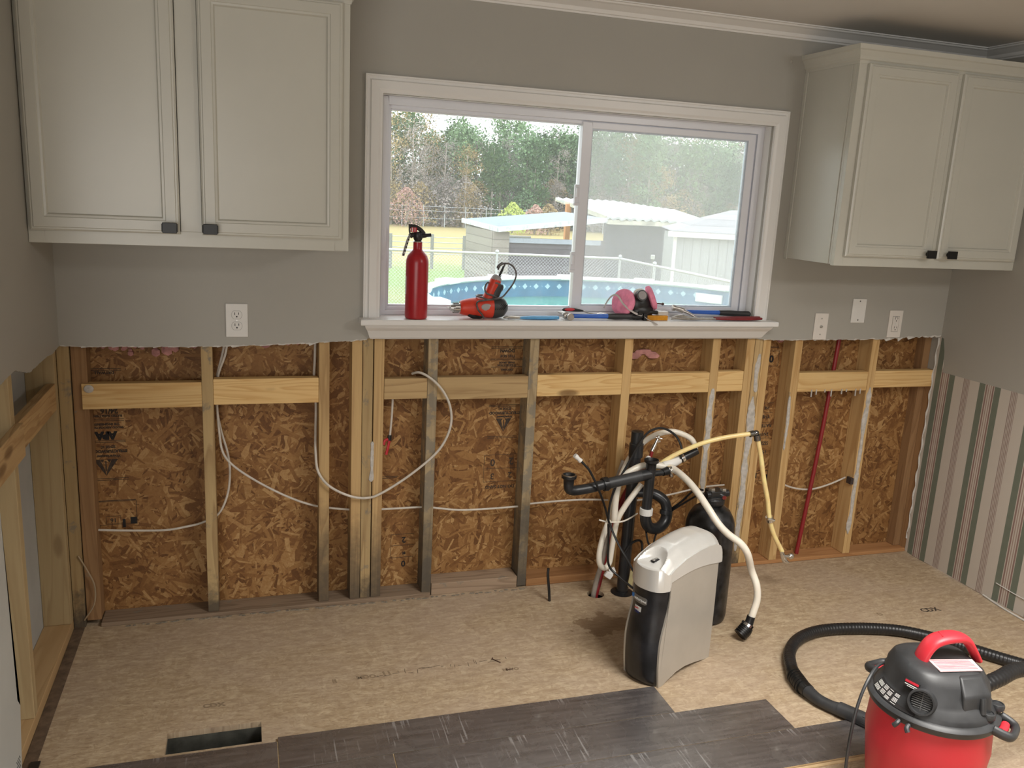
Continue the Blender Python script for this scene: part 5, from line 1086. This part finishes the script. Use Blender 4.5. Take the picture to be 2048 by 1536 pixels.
# bent wire shears beyond the hammer
bm = NB(); tube(bm, [(1.405, -.008, ZS+.030), (1.44, -.002, ZS+.020), (1.50, .0, ZS+.010), (1.54, -.005, ZS+.014), (1.58, -.002, ZS+.008)], .0032, 8, 5); tube(bm, [(1.46, .01, ZS+.006), (1.49, .008, ZS+.018), (1.53, .004, ZS+.012), (1.59, .006, ZS+.010)], .003, 8, 5); tag(obj('wire_tool', bm, M_steel, smooth=True), 'thin bent wire tool lying behind the blue hammer shaft', 'tool')
# respirator
rp = thing('respirator', 'black half-mask respirator with two pink round filters on the sill', 'respirator', (1.64, -.02, ZS))
bm = NB(); ell(bm, (1.646, -.022, ZS+.060), (.046, .032, .052), seg=28); ell(bm, (1.654, -.026, ZS+.0345), (.052, .032, .034), seg=24); obj('facepiece', bm, M_black, rp, smooth=True)
bm = NB(); n_ = V((-.12, -1, .25)).normalized(); p = V((1.636, -.050, ZS+.098)); cyl(bm, p+n_*.014, p-n_*.014, .0215, .024, 26); obj('valve_ring', bm, M_dust, rp, smooth=True)
bm = NB(); cyl(bm, p+n_*.0165, p+n_*.0135, .0165, .0165, 26); obj('valve_cover', bm, simple('grey_cover', (.30, .28, .28), .5), rp, smooth=True)
bm = NB(); ell(bm, (1.640, -.028, ZS+.106), (.028, .012, .019)); obj('valve_housing', bm, M_white, rp, smooth=True)
def disc(c_, nrm, rx, th):
    bm = NB(); q = V(nrm).normalized().to_track_quat('Z', 'Y').to_matrix()
    res = bmesh.ops.create_uvsphere(bm, u_segments=36, v_segments=18, radius=1)
    for v_ in res['verts']:
        x, y, z = v_.co; k = 1+.05*noise.noise(V((x*2.2, y*2.2, z*2))); zz = math.copysign(abs(z)**.6, z); r_ = math.hypot(x, y); f_ = (r_**.55/r_ if r_ > 1e-4 else 1); v_.co = V((x*f_*rx*k, y*f_*rx*k, zz*th*(1+.25*noise.noise(V((x*5, y*5, 0))))))
    bmesh.ops.transform(bm, matrix=Matrix.Translation(c_) @ q.to_4x4(), verts=bm.verts); return bm
obj('filter', disc((1.580, -.010, ZS+.066), (-.86, -.45, .22), .054, .016), M_pink, rp, smooth=True)
obj('filter', disc((1.700, -.012, ZS+.086), (.90, -.32, .40), .050, .014), M_pink, rp, smooth=True)
M_strap = simple('grey_elastic', (.50, .47, .45), .7)
bm = NB(); tube(bm, [(1.499, -.005, ZS+.042), (1.507, -.014, ZS+.068), (1.520, -.022, ZS+.090), (1.535, -.030, ZS+.098), (1.548, -.036, ZS+.088), (1.562, -.044, ZS+.066), (1.585, -.052, ZS+.045), (1.615, -.058, ZS+.028), (1.645, -.060, ZS+.020)], .0052, 10, 6, flat=.3); obj('strap', bm, M_strap, rp, smooth=True)
bm = NB(); tube(bm, [(1.650, -.062, ZS+.018), (1.662, -.068, ZS+.008), (1.672, -.078, ZS+.003), (1.690, -.087, ZS-.006), (1.700, -.088, ZS-.012)], .006, 10, 5, flat=.3); obj('strap_end', bm, M_strap, rp, smooth=True)
bm = NB(); box(bm, 1.648, 1.662, -.068, -.052, ZS+.001, ZS+.028); box(bm, 1.622, 1.640, -.062, -.046, ZS+.010, ZS+.034, Matrix.Rotation(.5, 3, 'Y')); tube(bm, [(1.60, -.048, ZS+.014), (1.625, -.055, ZS+.012), (1.645, -.055, ZS+.016)], .009, 10, 3); tube(bm, [(1.66, -.045, ZS+.030), (1.69, -.048, ZS+.033), (1.715, -.045, ZS+.030)], .008, 10, 3); obj('buckle', bm, M_black, rp, bevel=.001)
am = thing('bit_case', 'amber plastic case with clear lid under the respirator', 'case', (1.71, -.04, ZS))
bm = NB(); box(bm, 1.668, 1.760, -.058, -.030, ZS, ZS+.020); obj('tray', bm, M_amber, am, bevel=.003)
bm = NB(); box(bm, 1.716, 1.762, -.056, -.030, ZS+.0205, ZS+.036); obj('clear_lid', bm, simple('clear_lid_plastic', (.8, .74, .68), .15, Transmission_Weight=.5), am, bevel=.004)
bm = NB(); cyl(bm, (1.722, -.008, ZS+.062), (1.758, -.004, ZS+.060), .0035, .0035, 10); cyl(bm, (1.756, -.004, ZS+.060), (1.762, -.004, ZS+.060), .0055, seg=10); tag(obj('bolt', bm, simple('brown_steel', (.14, .09, .09), .5, .6)), 'small dark bolt sticking out right of the respirator', 'bolt')
sn = thing('tin_snips', 'snips with dark red handles and bare metal jaws in front of the right hammer', 'snips', (1.98, -.055, ZS))
bm = NB(); tube(bm, [(1.775, -.055, ZS+.006), (1.80, -.057, ZS+.010), (1.84, -.06, ZS+.009), (1.90, -.06, ZS+.008), (1.99, -.06, ZS+.008)], [.003, .007, .008, .005, .005], 10, 4, flat=.8); tube(bm, [(1.78, -.05, ZS+.010), (1.82, -.052, ZS+.018), (1.86, -.054, ZS+.012), (1.92, -.052, ZS+.010)], [.005, .009, .006, .004], 10, 4, flat=.8); obj('jaws', bm, M_head, sn, smooth=True)
for dy, dz in ((0, 0), (.014, .003)):
    bm = NB(); tube(bm, [(1.975, -.062+dy, ZS+.009+dz), (2.04, -.064+dy, ZS+.009+dz), (2.12, -.062+dy, ZS+.009+dz), (2.195, -.058+dy*1.2, ZS+.010+dz)], [.005, .0075, .008, .006], 12, 5, flat=.8); obj('handle', bm, M_maroon, sn, smooth=True)
# ================================================================ BACKYARD
GZ = -.9
g = G('meadow_ground'); t = g.n('ShaderNodeTexCoord'); sp = g.n('ShaderNodeSeparateXYZ'); g.put(sp.inputs[0], t.outputs['Object'])
n1 = g.noise(g.co((1, 1, 1)), .35, 5, .6); d = g.math('ADD', g.math('DIVIDE', sp.outputs[1], 60.0), g.math('MULTIPLY', g.math('SUBTRACT', n1, .5), .16))
c = g.ramp(d, [(.0, (.26, .24, .10)), (.24, (.30, .27, .11)), (.31, (.12, .26, .035)), (.39, (.13, .27, .04)), (.45, (.30, .29, .10)), (.50, (.36, .28, .10)), (1.0, (.40, .31, .12))])
n2 = g.noise(g.co((1, 1, 1)), 7, 6, .75); c = g.mix(g.math('MULTIPLY', n2, .45), c, (.36, .32, .17)); g.bs(Base_Color=c, Roughness=.95); M_lawn = g.m
bm = NB(); q = [bm.verts.new(p) for p in ((-70, .25, GZ), (110, .25, GZ), (110, 120, GZ), (-70, 120, GZ))]; bm.faces.new(q); q2 = [bm.verts.new((v.co.x, v.co.y, GZ-.2)) for v in q]; bm.faces.new(q2)
o = obj('ground', bm, M_lawn, keep=True); o['kind'] = 'structure'
# round pool
px_, py_, pr_ = 4.95, 7.0, 2.74
po = thing('swimming_pool', 'round above-ground pool with white rim and blue liner behind the window', 'pool', (px_, py_, GZ))
bm = NB(); lathe(bm, [(pr_, 0), (pr_, 1.22), (pr_-.02, 1.22), (pr_-.02, 0)], (px_, py_, GZ), 96, cap=False); obj('wall', bm, simple('white_pool_wall', (.75, .76, .76), .5), po, smooth=True)
bm = NB(); lathe(bm, [(pr_-.06, 1.20), (pr_-.09, 1.225), (pr_-.08, 1.255), (pr_, 1.265), (pr_+.08, 1.25), (pr_+.09, 1.22), (pr_+.05, 1.20)], (px_, py_, GZ), 96, cap=False); rm = obj('top_rail', bm, simple('white_rail', (.80, .80, .78), .35), po, smooth=True)
for k in range(14):
    a = 2*math.pi*(k+.37)/14; c_ = V((px_+pr_*math.cos(a), py_+pr_*math.sin(a), GZ+1.24)); bm = NB(); box(bm, c_.x-.13, c_.x+.13, c_.y-.16, c_.y+.16, c_.z-.03, c_.z+.04, Matrix.Rotation(a, 3, 'Z')); obj('rail_cap', bm, bpy.data.materials['white_rail'], po, bevel=.015)
bm = NB(); lathe(bm, [(pr_-.03, .88), (pr_-.03, 1.20), (pr_-.035, 1.20), (pr_-.035, .88)], (px_, py_, GZ), 96, cap=False); obj('liner', bm, simple('blue_liner', (.06, .20, .34), .4, var=.15, scale=6), po, smooth=True)
bm = NB()
for k in range(84):
    a = 2*math.pi*k/84; r = pr_-.038; c_ = V((px_+r*math.cos(a), py_+r*math.sin(a), GZ+1.10)); s_ = V((-math.sin(a), math.cos(a), 0))
    for sc, zz in ((.046, 0),):
        q = [bm.verts.new(c_+s_*sc), bm.verts.new(c_+V((0, 0, sc))), bm.verts.new(c_-s_*sc), bm.verts.new(c_-V((0, 0, sc)))]; bm.faces.new(q)
        c2 = c_+s_*.1; q = [bm.verts.new(c2+s_*.012), bm.verts.new(c2+V((0, 0, .012))), bm.verts.new(c2-s_*.012), bm.verts.new(c2-V((0, 0, .012)))]; bm.faces.new(q)
obj('diamond_border', bm, simple('pale_diamonds', (.42, .62, .72), .5), po)
g = G('pool_water'); n = g.noise(g.co((1, 1, 1)), 1.2, 3); g.bs(Base_Color=g.mix(n, (.06, .24, .16), (.12, .34, .25)), Roughness=.08).bump(g.noise(g.co(), 5, 2), .1, .01)
bm = NB(); lathe(bm, [(0, 0), (pr_-.036, 0)], (px_, py_, GZ+.94), 96, cap=False); obj('water', bm, g.m, po)
bm = NB(); a = math.radians(38); c_ = V((px_+(pr_-.06)*math.cos(a), py_+(pr_-.06)*math.sin(a), GZ+1.07)); box(bm, c_.x-.02, c_.x+.02, c_.y-.22, c_.y+.22, c_.z-.07, c_.z+.07, Matrix.Rotation(a, 3, 'Z')); obj('skimmer', bm, bpy.data.materials['white_rail'], po, bevel=.01)
# chain link fence
M_galv = simple('galvanised_steel', (.50, .53, .56), .45, .5)
cf = thing('chain_link_fence', 'grey chain-link fence running behind the pool and turning toward the house', 'fence', (8.3, 14.8, GZ))
A, B, D = V((-2.5, 16.3, 0)), V((8.3, 14.8, 0)), V((8.25, 5.0, 0)); FH = 1.2
bm = NB(); tube(bm, [A+V((0, 0, GZ+FH)), B+V((0, 0, GZ+FH))], .028, 8, 0); tube(bm, [B+V((0, 0, GZ+FH)), D+V((0, 0, GZ+FH))], .028, 8, 0); obj('top_rail', bm, M_galv, cf, smooth=True)
for P0 in [A.lerp(B, t_) for t_ in (0, .26, .51, .74)]+[B]+[B.lerp(D, t_) for t_ in (.18, .5, .8)]:
    bm = NB(); cyl(bm, (P0.x, P0.y, GZ), (P0.x, P0.y, GZ+FH+.04), .03, seg=10); ell(bm, (P0.x, P0.y, GZ+FH+.05), (.045, .045, .04), seg=10); obj('post', bm, M_galv, cf, smooth=True)
bm = NB()
def mesh_wires(P0, P1):
    L = (P1-P0).length; d_ = (P1-P0)/L; n_ = int(L/.075)
    for i in range(-16, n_):
        for sg in (0, 1):
            a0 = i*.075; a1 = a0+FH; z0, z1 = (0, FH) if sg == 0 else (FH, 0)
            if a0 < 0: z0 += (0-a0)*(1 if sg == 0 else -1); a0 = 0
            if a1 > L: z1 -= (a1-L)*(1 if sg == 0 else -1); a1 = L
            p = P0+d_*a0+V((0, 0, GZ+z0)); q = P0+d_*a1+V((0, 0, GZ+z1)); tube(bm, [p, q], .0032, 3, 0, caps=False)
mesh_wires(A.lerp(B, .4), B); mesh_wires(B, D); obj('wire_mesh', bm, M_galv, cf)
# sheds
def boards_mat(name, c0, c1, vert=False, n=5.0, axis=None):
    g = G(name); t = g.n('ShaderNodeTexCoord'); sp = g.n('ShaderNodeSeparateXYZ'); g.put(sp.inputs[0], t.outputs['Object'])
    v_ = g.math('MULTIPLY', sp.outputs[0 if vert else 2], n); fr = g.math('FRACT', v_); fl_ = g.math('FLOOR', v_)
    wn = g.n('ShaderNodeTexWhiteNoise', {'noise_dimensions': '1D'}); g.put(wn.inputs['W'], fl_)
    c = g.mix(wn.outputs[0], c0, c1); c = g.mix(g.ramp(fr, [(0, .8), (.07, .8), (.09, 0.0)]), c, tuple(x*.3 for x in c0))
    ns = g.noise(g.co((.4, 1, 6) if not vert else (6, 1, .4)), 6, 4); c = g.mix(g.math('MULTIPLY', ns, .35), c, tuple(min(1, x*1.8) for x in c1)); g.bs(Base_Color=c, Roughness=.9); return g.m
M_dkb = boards_mat('dark_weathered_boards', (.075, .062, .075), (.13, .115, .13)); M_ltb = boards_mat('pale_weathered_boards', (.20, .175, .16), (.30, .27, .245)); M_vert = boards_mat('grey_vertical_siding', (.30, .31, .32), (.38, .39, .40), True, 5.5); M_dkv = boards_mat('dark_vertical_siding', (.065, .06, .08), (.09, .085, .11), True, 4)
M_wroof = simple('white_metal_roof', (.5, .52, .54), .5, 0, .25, 3); M_broof = simple('blue_white_metal_roof', (.10, .17, .25), .5, 0, .25, 3); M_shing = boards_mat('grey_shingles', (.22, .22, .24), (.30, .30, .32), n=7); M_orange = simple('orange_post_wood', (.55, .25, .10), .8)
sl = thing('horse_shelter', 'low board shelter with pale blue metal roof behind the left pane', 'shed', (7.2, 18, GZ))
bm = NB(); q = [(6.05, 17.0, .775), (8.82, 17.0, 1.105), (8.9, 20.2, 1.16), (5.95, 20.2, .85)]; vs = [bm.verts.new(p) for p in q]+[bm.verts.new((p[0], p[1], p[2]+.03)) for p in q]
for f_ in ((0, 1, 2, 3), (7, 6, 5, 4), (0, 4, 5, 1), (1, 5, 6, 2), (2, 6, 7, 3), (3, 7, 4, 0)): bm.faces.new([vs[i] for i in f_])
rf = obj('roof', bm, M_broof, sl)
bm = NB()
for a_, b_ in (((6.02, 16.98, .70), (8.85, 16.98, 1.03)), ((6.03, 17.0, .70), (5.93, 20.2, .775))):
    a_, b_ = V(a_), V(b_); e_ = V((0, -.04, 0)) if a_.y == b_.y else V((-.04, 0, 0)); L = [a_, b_, b_+V((0, 0, .12)), a_+V((0, 0, .12))]; vs = [bm.verts.new(p) for p in L]+[bm.verts.new(p+e_) for p in L]
    for f_ in ((0, 1, 2, 3), (7, 6, 5, 4), (0, 4, 5, 1), (1, 5, 6, 2), (2, 6, 7, 3), (3, 7, 4, 0)): bm.faces.new([vs[i] for i in f_])
obj('fascia', bm, simple('worn_white_fascia', (.62, .66, .68), .7, var=.3, scale=9), sl)
bm = NB(); box(bm, 6.33, 8.98, 17.25, 17.32, GZ, .56); obj('front_wall', bm, M_dkb, sl); bm = NB(); prism(bm, [(17.25, GZ), (19.9, GZ), (19.9, .72), (17.25, .70)], 'x', 5.95, 6.02); box(bm, 5.95, 6.36, 17.14, 17.2, GZ, .70); obj('end_wall', bm, M_ltb, sl)
bm = NB(); box(bm, 6.33, 8.82, 17.19, 17.24, .44, .56); obj('wall_rail', bm, simple('blue_grey_board', (.40, .44, .52), .8), sl)
sm = thing('barn', 'dark barn with white corrugated roof in the middle of the yard view', 'barn', (10, 22, GZ))
bm = NB(); nn = 46; rows = []
for k, (y, z, xa, xb) in enumerate(((20.0, 1.10, 10.18, 14.2), (24.2, 1.56, 10.08, 14.45))):
    rows.append([bm.verts.new((xa+(xb-xa)*i/nn, y, z-.20*max(0, (i/nn-.45)/.55)*(1 if k else .9)+.035*math.sin(i*math.pi/1.5))) for i in range(nn+1)])
for i in range(nn): bm.faces.new((rows[0][i], rows[0][i+1], rows[1][i+1], rows[1][i]))
lft = [bm.verts.new((10.0, 24.2, 1.53)), bm.verts.new((9.95, 20.2, 1.16))]
ex_ = bmesh.ops.extrude_face_region(bm, geom=list(bm.faces)); [setattr(v_, 'co', v_.co+V((0, 0, -.06))) for v_ in ex_['geom'] if isinstance(v_, bmesh.types.BMVert)]
obj('roof', bm, M_wroof, sm)
bm = NB(); prism(bm, [(20.0, 1.02), (24.3, 1.46), (24.3, 1.58), (20.0, 1.14)], 'x', 10.10, 10.16); box(bm, 10.18, 14.1, 20.02, 20.06, .90, 1.03); obj('fascia', bm, simple('patchy_fascia', (.55, .52, .44), .8, var=.5, scale=4), sm)
bm = NB(); box(bm, 10.30, 14.0, 20.4, 20.5, GZ, .95); obj('wall', bm, M_dkv, sm)
bm = NB(); box(bm, 10.0, 10.16, 22.9, 23.05, GZ, 1.40); obj('corner_post', bm, M_orange, sm)
sr = thing('garden_shed', 'small grey shed with shingled roof at the right side of the window view', 'shed', (10.2, 15, GZ))
rz_ = Matrix.Rotation(math.radians(-22), 3, 'Z'); c0 = V((9.25, 14.4, 0))
def tr_(bm): bmesh.ops.rotate(bm, verts=bm.verts, cent=c0, matrix=rz_)
bm = NB(); box(bm, 9.42, 12.3, 14.55, 17.2, GZ, .90); tr_(bm); obj('wall', bm, M_vert, sr)
bm = NB(); box(bm, 9.40, 9.47, 14.52, 14.60, GZ, .90); box(bm, 9.25, 12.5, 14.36, 14.42, .86, .98); tr_(bm); obj('trim_board', bm, simple('white_shed_trim', (.8, .8, .78), .6), sr)
bm = NB(); vs = [bm.verts.new(p) for p in ((9.33, 14.35, .98), (12.55, 14.35, .98), (12.55, 17.4, .98), (9.33, 17.4, .98), (10.85, 15.9, 1.50), (11.25, 15.9, 1.50))]
for f_ in ((0, 1, 5, 4), (1, 2, 5), (2, 3, 4, 5), (3, 0, 4), (0, 3, 2, 1)): bm.faces.new([vs[i] for i in f_])
tr_(bm); obj('roof', bm, M_shing, sr)
# pasture fence
pf = thing('pasture_fence', 'grey post and wire pasture fence left of the horse shelter', 'fence', (7.2, 24, GZ))
M_oldw = simple('old_fence_wood', (.27, .26, .25), .9)
for x, z, r in ((5.95, .22, .055), (7.02, .20, .055), (7.20, .50, .07), (4.6, .2, .05), (3.2, .2, .05), (1.6, .2, .05)):
    bm = NB(); cyl(bm, (x, 24.3, GZ), (x, 24.3, z), r, seg=8); obj('post', bm, M_oldw, pf, smooth=True)
bm = NB(); [tube(bm, [(-1, 24.3, z), (7.0, 24.3, z)], .012, 4, 0) for z in (.12, -.05, -.22, -.42)]; obj('wire', bm, M_galv, pf)
bm = NB(); cyl(bm, (7.2, 24.3, .24), (9.3, 24.3, .22), .05, seg=8); obj('rail', bm, M_oldw, pf, smooth=True)
ff = thing('field_fence', 'faint wire fence line along the far edge of the field', 'fence', (15, 56, GZ))
for i in range(26):
    bm = NB(); cyl(bm, (3+1.5*i, 56, GZ), (3+1.5*i, 56, GZ+1.5), .035, seg=6); obj('post', bm, M_galv, ff)
bm = NB(); [tube(bm, [(2, 56, GZ+z), (42, 56, GZ+z)], .01, 3, 0) for z in (.6, 1.1, 1.4)]; obj('wire', bm, M_galv, ff)
BX = 10.52
bf = thing('bird_feeder_post', 'small white post standing before the dark barn wall', 'post', (10.6, 19, GZ))
bm = NB(); cyl(bm, (BX, 17.6, GZ), (BX, 17.6, .10), .02, seg=8); obj('pole', bm, M_oldw, bf); bm = NB(); box(bm, BX-.045, BX+.045, 17.55, 17.65, .10, .22); obj('lamp_head', bm, M_label, bf, bevel=.02)
# ---------------------------------------------------------------- trees beyond the field
def leafmat(name, a, b):
    g = G(name); oi = g.n('ShaderNodeObjectInfo'); n = g.noise(g.co(), 1.1, 4, .7); f_ = g.math('ADD', g.math('MULTIPLY', n, .8), g.math('MULTIPLY', oi.outputs['Random'], .35)); g.bs(Base_Color=g.ramp(f_, [(.3, a), (.75, b)]), Roughness=.9); return g.m
L_pine = leafmat('pine_needles', (.07, .145, .065), (.18, .28, .13)); L_bare = leafmat('bare_twigs', (.19, .155, .145), (.36, .31, .28)); L_gold = leafmat('golden_leaves', (.27, .19, .09), (.42, .32, .15)); L_rose = leafmat('rosy_bush_leaves', (.36, .20, .17), (.50, .32, .26)); L_lime = leafmat('lime_bush_leaves', (.30, .42, .08), (.48, .55, .14))
M_bark = simple('grey_bark', (.34, .30, .27), .95, var=.3, scale=3)
def leafcloud(n, fn, size, seed):
    rnd = random.Random(seed); verts = []; faces = []
    for i in range(n):
        p = fn(rnd); s = size*rnd.uniform(.5, 1.3); d1 = V((rnd.gauss(0, 1), rnd.gauss(0, 1), rnd.gauss(0, 1))).normalized(); d2 = d1.orthogonal().normalized(); k = len(verts)
        verts += [p+d1*s, p+d2*s*.55, p-d1*s*.6, p-d2*s*.55]; faces.append((k, k+1, k+2, k+3))
    me = bpy.data.meshes.new('foliage'); me.from_pydata([tuple(v_) for v_ in verts], [], faces); return me
def proto(kind, H, seed):
    rnd = random.Random(seed); t_ = bpy.data.objects.new('tree', None)
    bm = NB(); lean = rnd.uniform(-.03, .03)*H
    tube(bm, [(0, 0, 0), (lean*.4, 0, H*.5), (lean, 0, H*.97)], [.11, .08, .02], 6, 3); br = []
    for i in range(16 if kind != 'pine' else 8):
        z = H*rnd.uniform(.30, .9); a = rnd.uniform(0, 6.28); L = H*rnd.uniform(.08, .20)*(1.15-z/H); p0 = V((lean*z/H, 0, z)); p1 = p0+V((math.cos(a)*L, math.sin(a)*L, L*rnd.uniform(.4, 1.2))); tube(bm, [p0, p0.lerp(p1, .5)+V((0, 0, -.05*L)), p1], [.04, .028, .01], 4, 2); br.append((p0, p1))
    bmesh.ops.recalc_face_normals(bm, faces=bm.faces); tm = bpy.data.meshes.new('trunk'); bm.to_mesh(tm); bm.free(); tm.materials.append(M_bark)
    cl = []
    for i in range(34):
        z = H*rnd.uniform(.06 if kind != 'pine' else .16, .98); w_ = H*(.17 if kind != 'pine' else .14)*math.sqrt(max(.12, 1-((z/H-.55)/.48)**2)); a = rnd.uniform(0, 6.28); q_ = w_*math.sqrt(rnd.random()); cl.append((V((lean*z/H+q_*math.cos(a), q_*math.sin(a), z)), H*rnd.uniform(.03, .07)))
    def fn(r): c_, s_ = cl[r.randrange(len(cl))]; return c_+V((r.gauss(0, s_), r.gauss(0, s_), r.gauss(0, s_*.8)))
    n, sz, m = {'pine': (2600, .17, L_pine), 'bare': (2800, .085, L_bare), 'gold': (2200, .11, L_gold)}[kind]
    lm = leafcloud(n, fn, sz, seed); lm.materials.append(m); return tm, lm
PR = {k: [proto(k, H, sd_) for H, sd_ in ((8.2, 1+j), (7.4, 21+j), (8.8, 41+j))] for j, k in enumerate(('pine', 'bare', 'gold'))}
LB = {'pine': 'green pine in the woodland edge beyond the field', 'bare': 'bare grey-brown tree in the woodland edge beyond the field', 'gold': 'tree with thin golden leaves in the woodland edge beyond the field'}
GR = {'pine': 'green pines beyond the field', 'bare': 'bare trees beyond the field', 'gold': 'golden trees beyond the field'}
rnd = random.Random(11)
def put_tree(kind, x, y, s):
    tm, lm = rnd.choice(PR[kind]); t_ = bpy.data.objects.new({'pine': 'pine_tree', 'bare': 'bare_tree', 'gold': 'golden_tree'}[kind], None); C.objects.link(t_); t_.location = (x, y, GZ); t_.rotation_euler.z = rnd.uniform(0, 6.28); t_.scale = (s, s, s)
    for nm, me in (('trunk', tm), ('foliage', lm)): o_ = bpy.data.objects.new(nm, me); C.objects.link(o_); o_.parent = t_
    px_ = (x-.134)/(y+3.12); side = 'left' if px_ < .41 else 'right'; deep = 'at the front edge of the wood' if y < 63.2 else 'deeper in the wood'
    off = px_ < .155
    t_['label'] = ('%s %s, left of the %s pane' if off else '%s %s, seen through the %s window pane') % ({'pine': 'green pine', 'bare': 'bare grey-brown tree', 'gold': 'thin golden-leaved tree'}[kind], deep, side)
    t_['category'] = 'tree'; t_['group'] = ('%s %s, outside the %s pane' if off else '%s %s, %s pane') % ({'pine': 'green pines', 'bare': 'bare trees', 'gold': 'golden trees'}[kind], deep, side)
for row, (y, n_, s0) in enumerate(((58, 41, .80), (61.5, 45, .93), (65, 45, 1.0), (69, 41, 1.05))):
    for i in range(n_):
        x = -9+59*i/n_+rnd.uniform(-.6, .6)
        right = x > 27; r_ = rnd.random(); pk = .50 if 14 < x < 18 or 21 < x < 27 or x > 30 else .34
        k = 'pine' if r_ < pk else ('gold' if r_ < pk+.16 else 'bare'); gap = .86 if 14.0 < x < 20 else 1
        put_tree(k, x, y+rnd.uniform(-1, 1), s0*rnd.uniform(.84, 1.08)*gap)
def bush(name, label, x, y, H, m, seed, size=.10, n=900, group=None):
    t_ = bpy.data.objects.new(name, None); C.objects.link(t_); t_.location = (x, y, GZ); t_['label'] = label; t_['category'] = 'bush'
    if group: t_['group'] = group
    def fn(r): a = r.uniform(0, 6.28); z = r.random()**.8; q_ = math.sqrt(r.random())*.55*math.sin(math.pi*(.15+.85*z)**.8)+.05; return V((q_*H*math.cos(a), q_*H*math.sin(a), z*H))
    lm = leafcloud(n, fn, size, seed); lm.materials.append(m); o_ = bpy.data.objects.new('foliage', lm); C.objects.link(o_); o_.parent = t_
    bm = NB(); [tube(bm, [(0, 0, 0), (rnd.uniform(-.2, .2)*H, rnd.uniform(-.2, .2)*H, H*.7)], [.04, .01], 4, 0) for _ in range(5)]; bmesh.ops.recalc_face_normals(bm, faces=bm.faces); sm_ = bpy.data.meshes.new('stems'); bm.to_mesh(sm_); bm.free(); sm_.materials.append(M_bark); o_ = bpy.data.objects.new('stems', sm_); C.objects.link(o_); o_.parent = t_
bush('rosy_bush', 'pinkish bare bush at the field edge above the fire extinguisher', 10.6, 55, 2.6, L_rose, 3, .09)
bush('lime_bush', 'yellow-green bush behind the pale blue shelter roof', 16.6, 50, 2.0, L_lime, 4, .10)
bush('rust_bush', 'rust-coloured bush right of the yellow-green one', 18.3, 50.5, 1.9, L_rose, 5, .10)
bush('golden_bush', 'small golden bush beside the rust-coloured one', 19.4, 51, 2.0, L_gold, 6, .10)
for i in range(36): bush('brush', 'low grey-green brush at the foot of the wood, %s window pane' % ('left' if i < 16 else 'right'), 3+1.3*i+rnd.uniform(-.5, .5), 58+rnd.uniform(-.4, 3.5), rnd.uniform(2.2, 3.8), (L_bare, L_pine, L_bare, L_gold)[i % 4], 100+i, .13, 1300, 'brush along the wood edge, %s pane' % ('left' if i < 16 else 'right'))
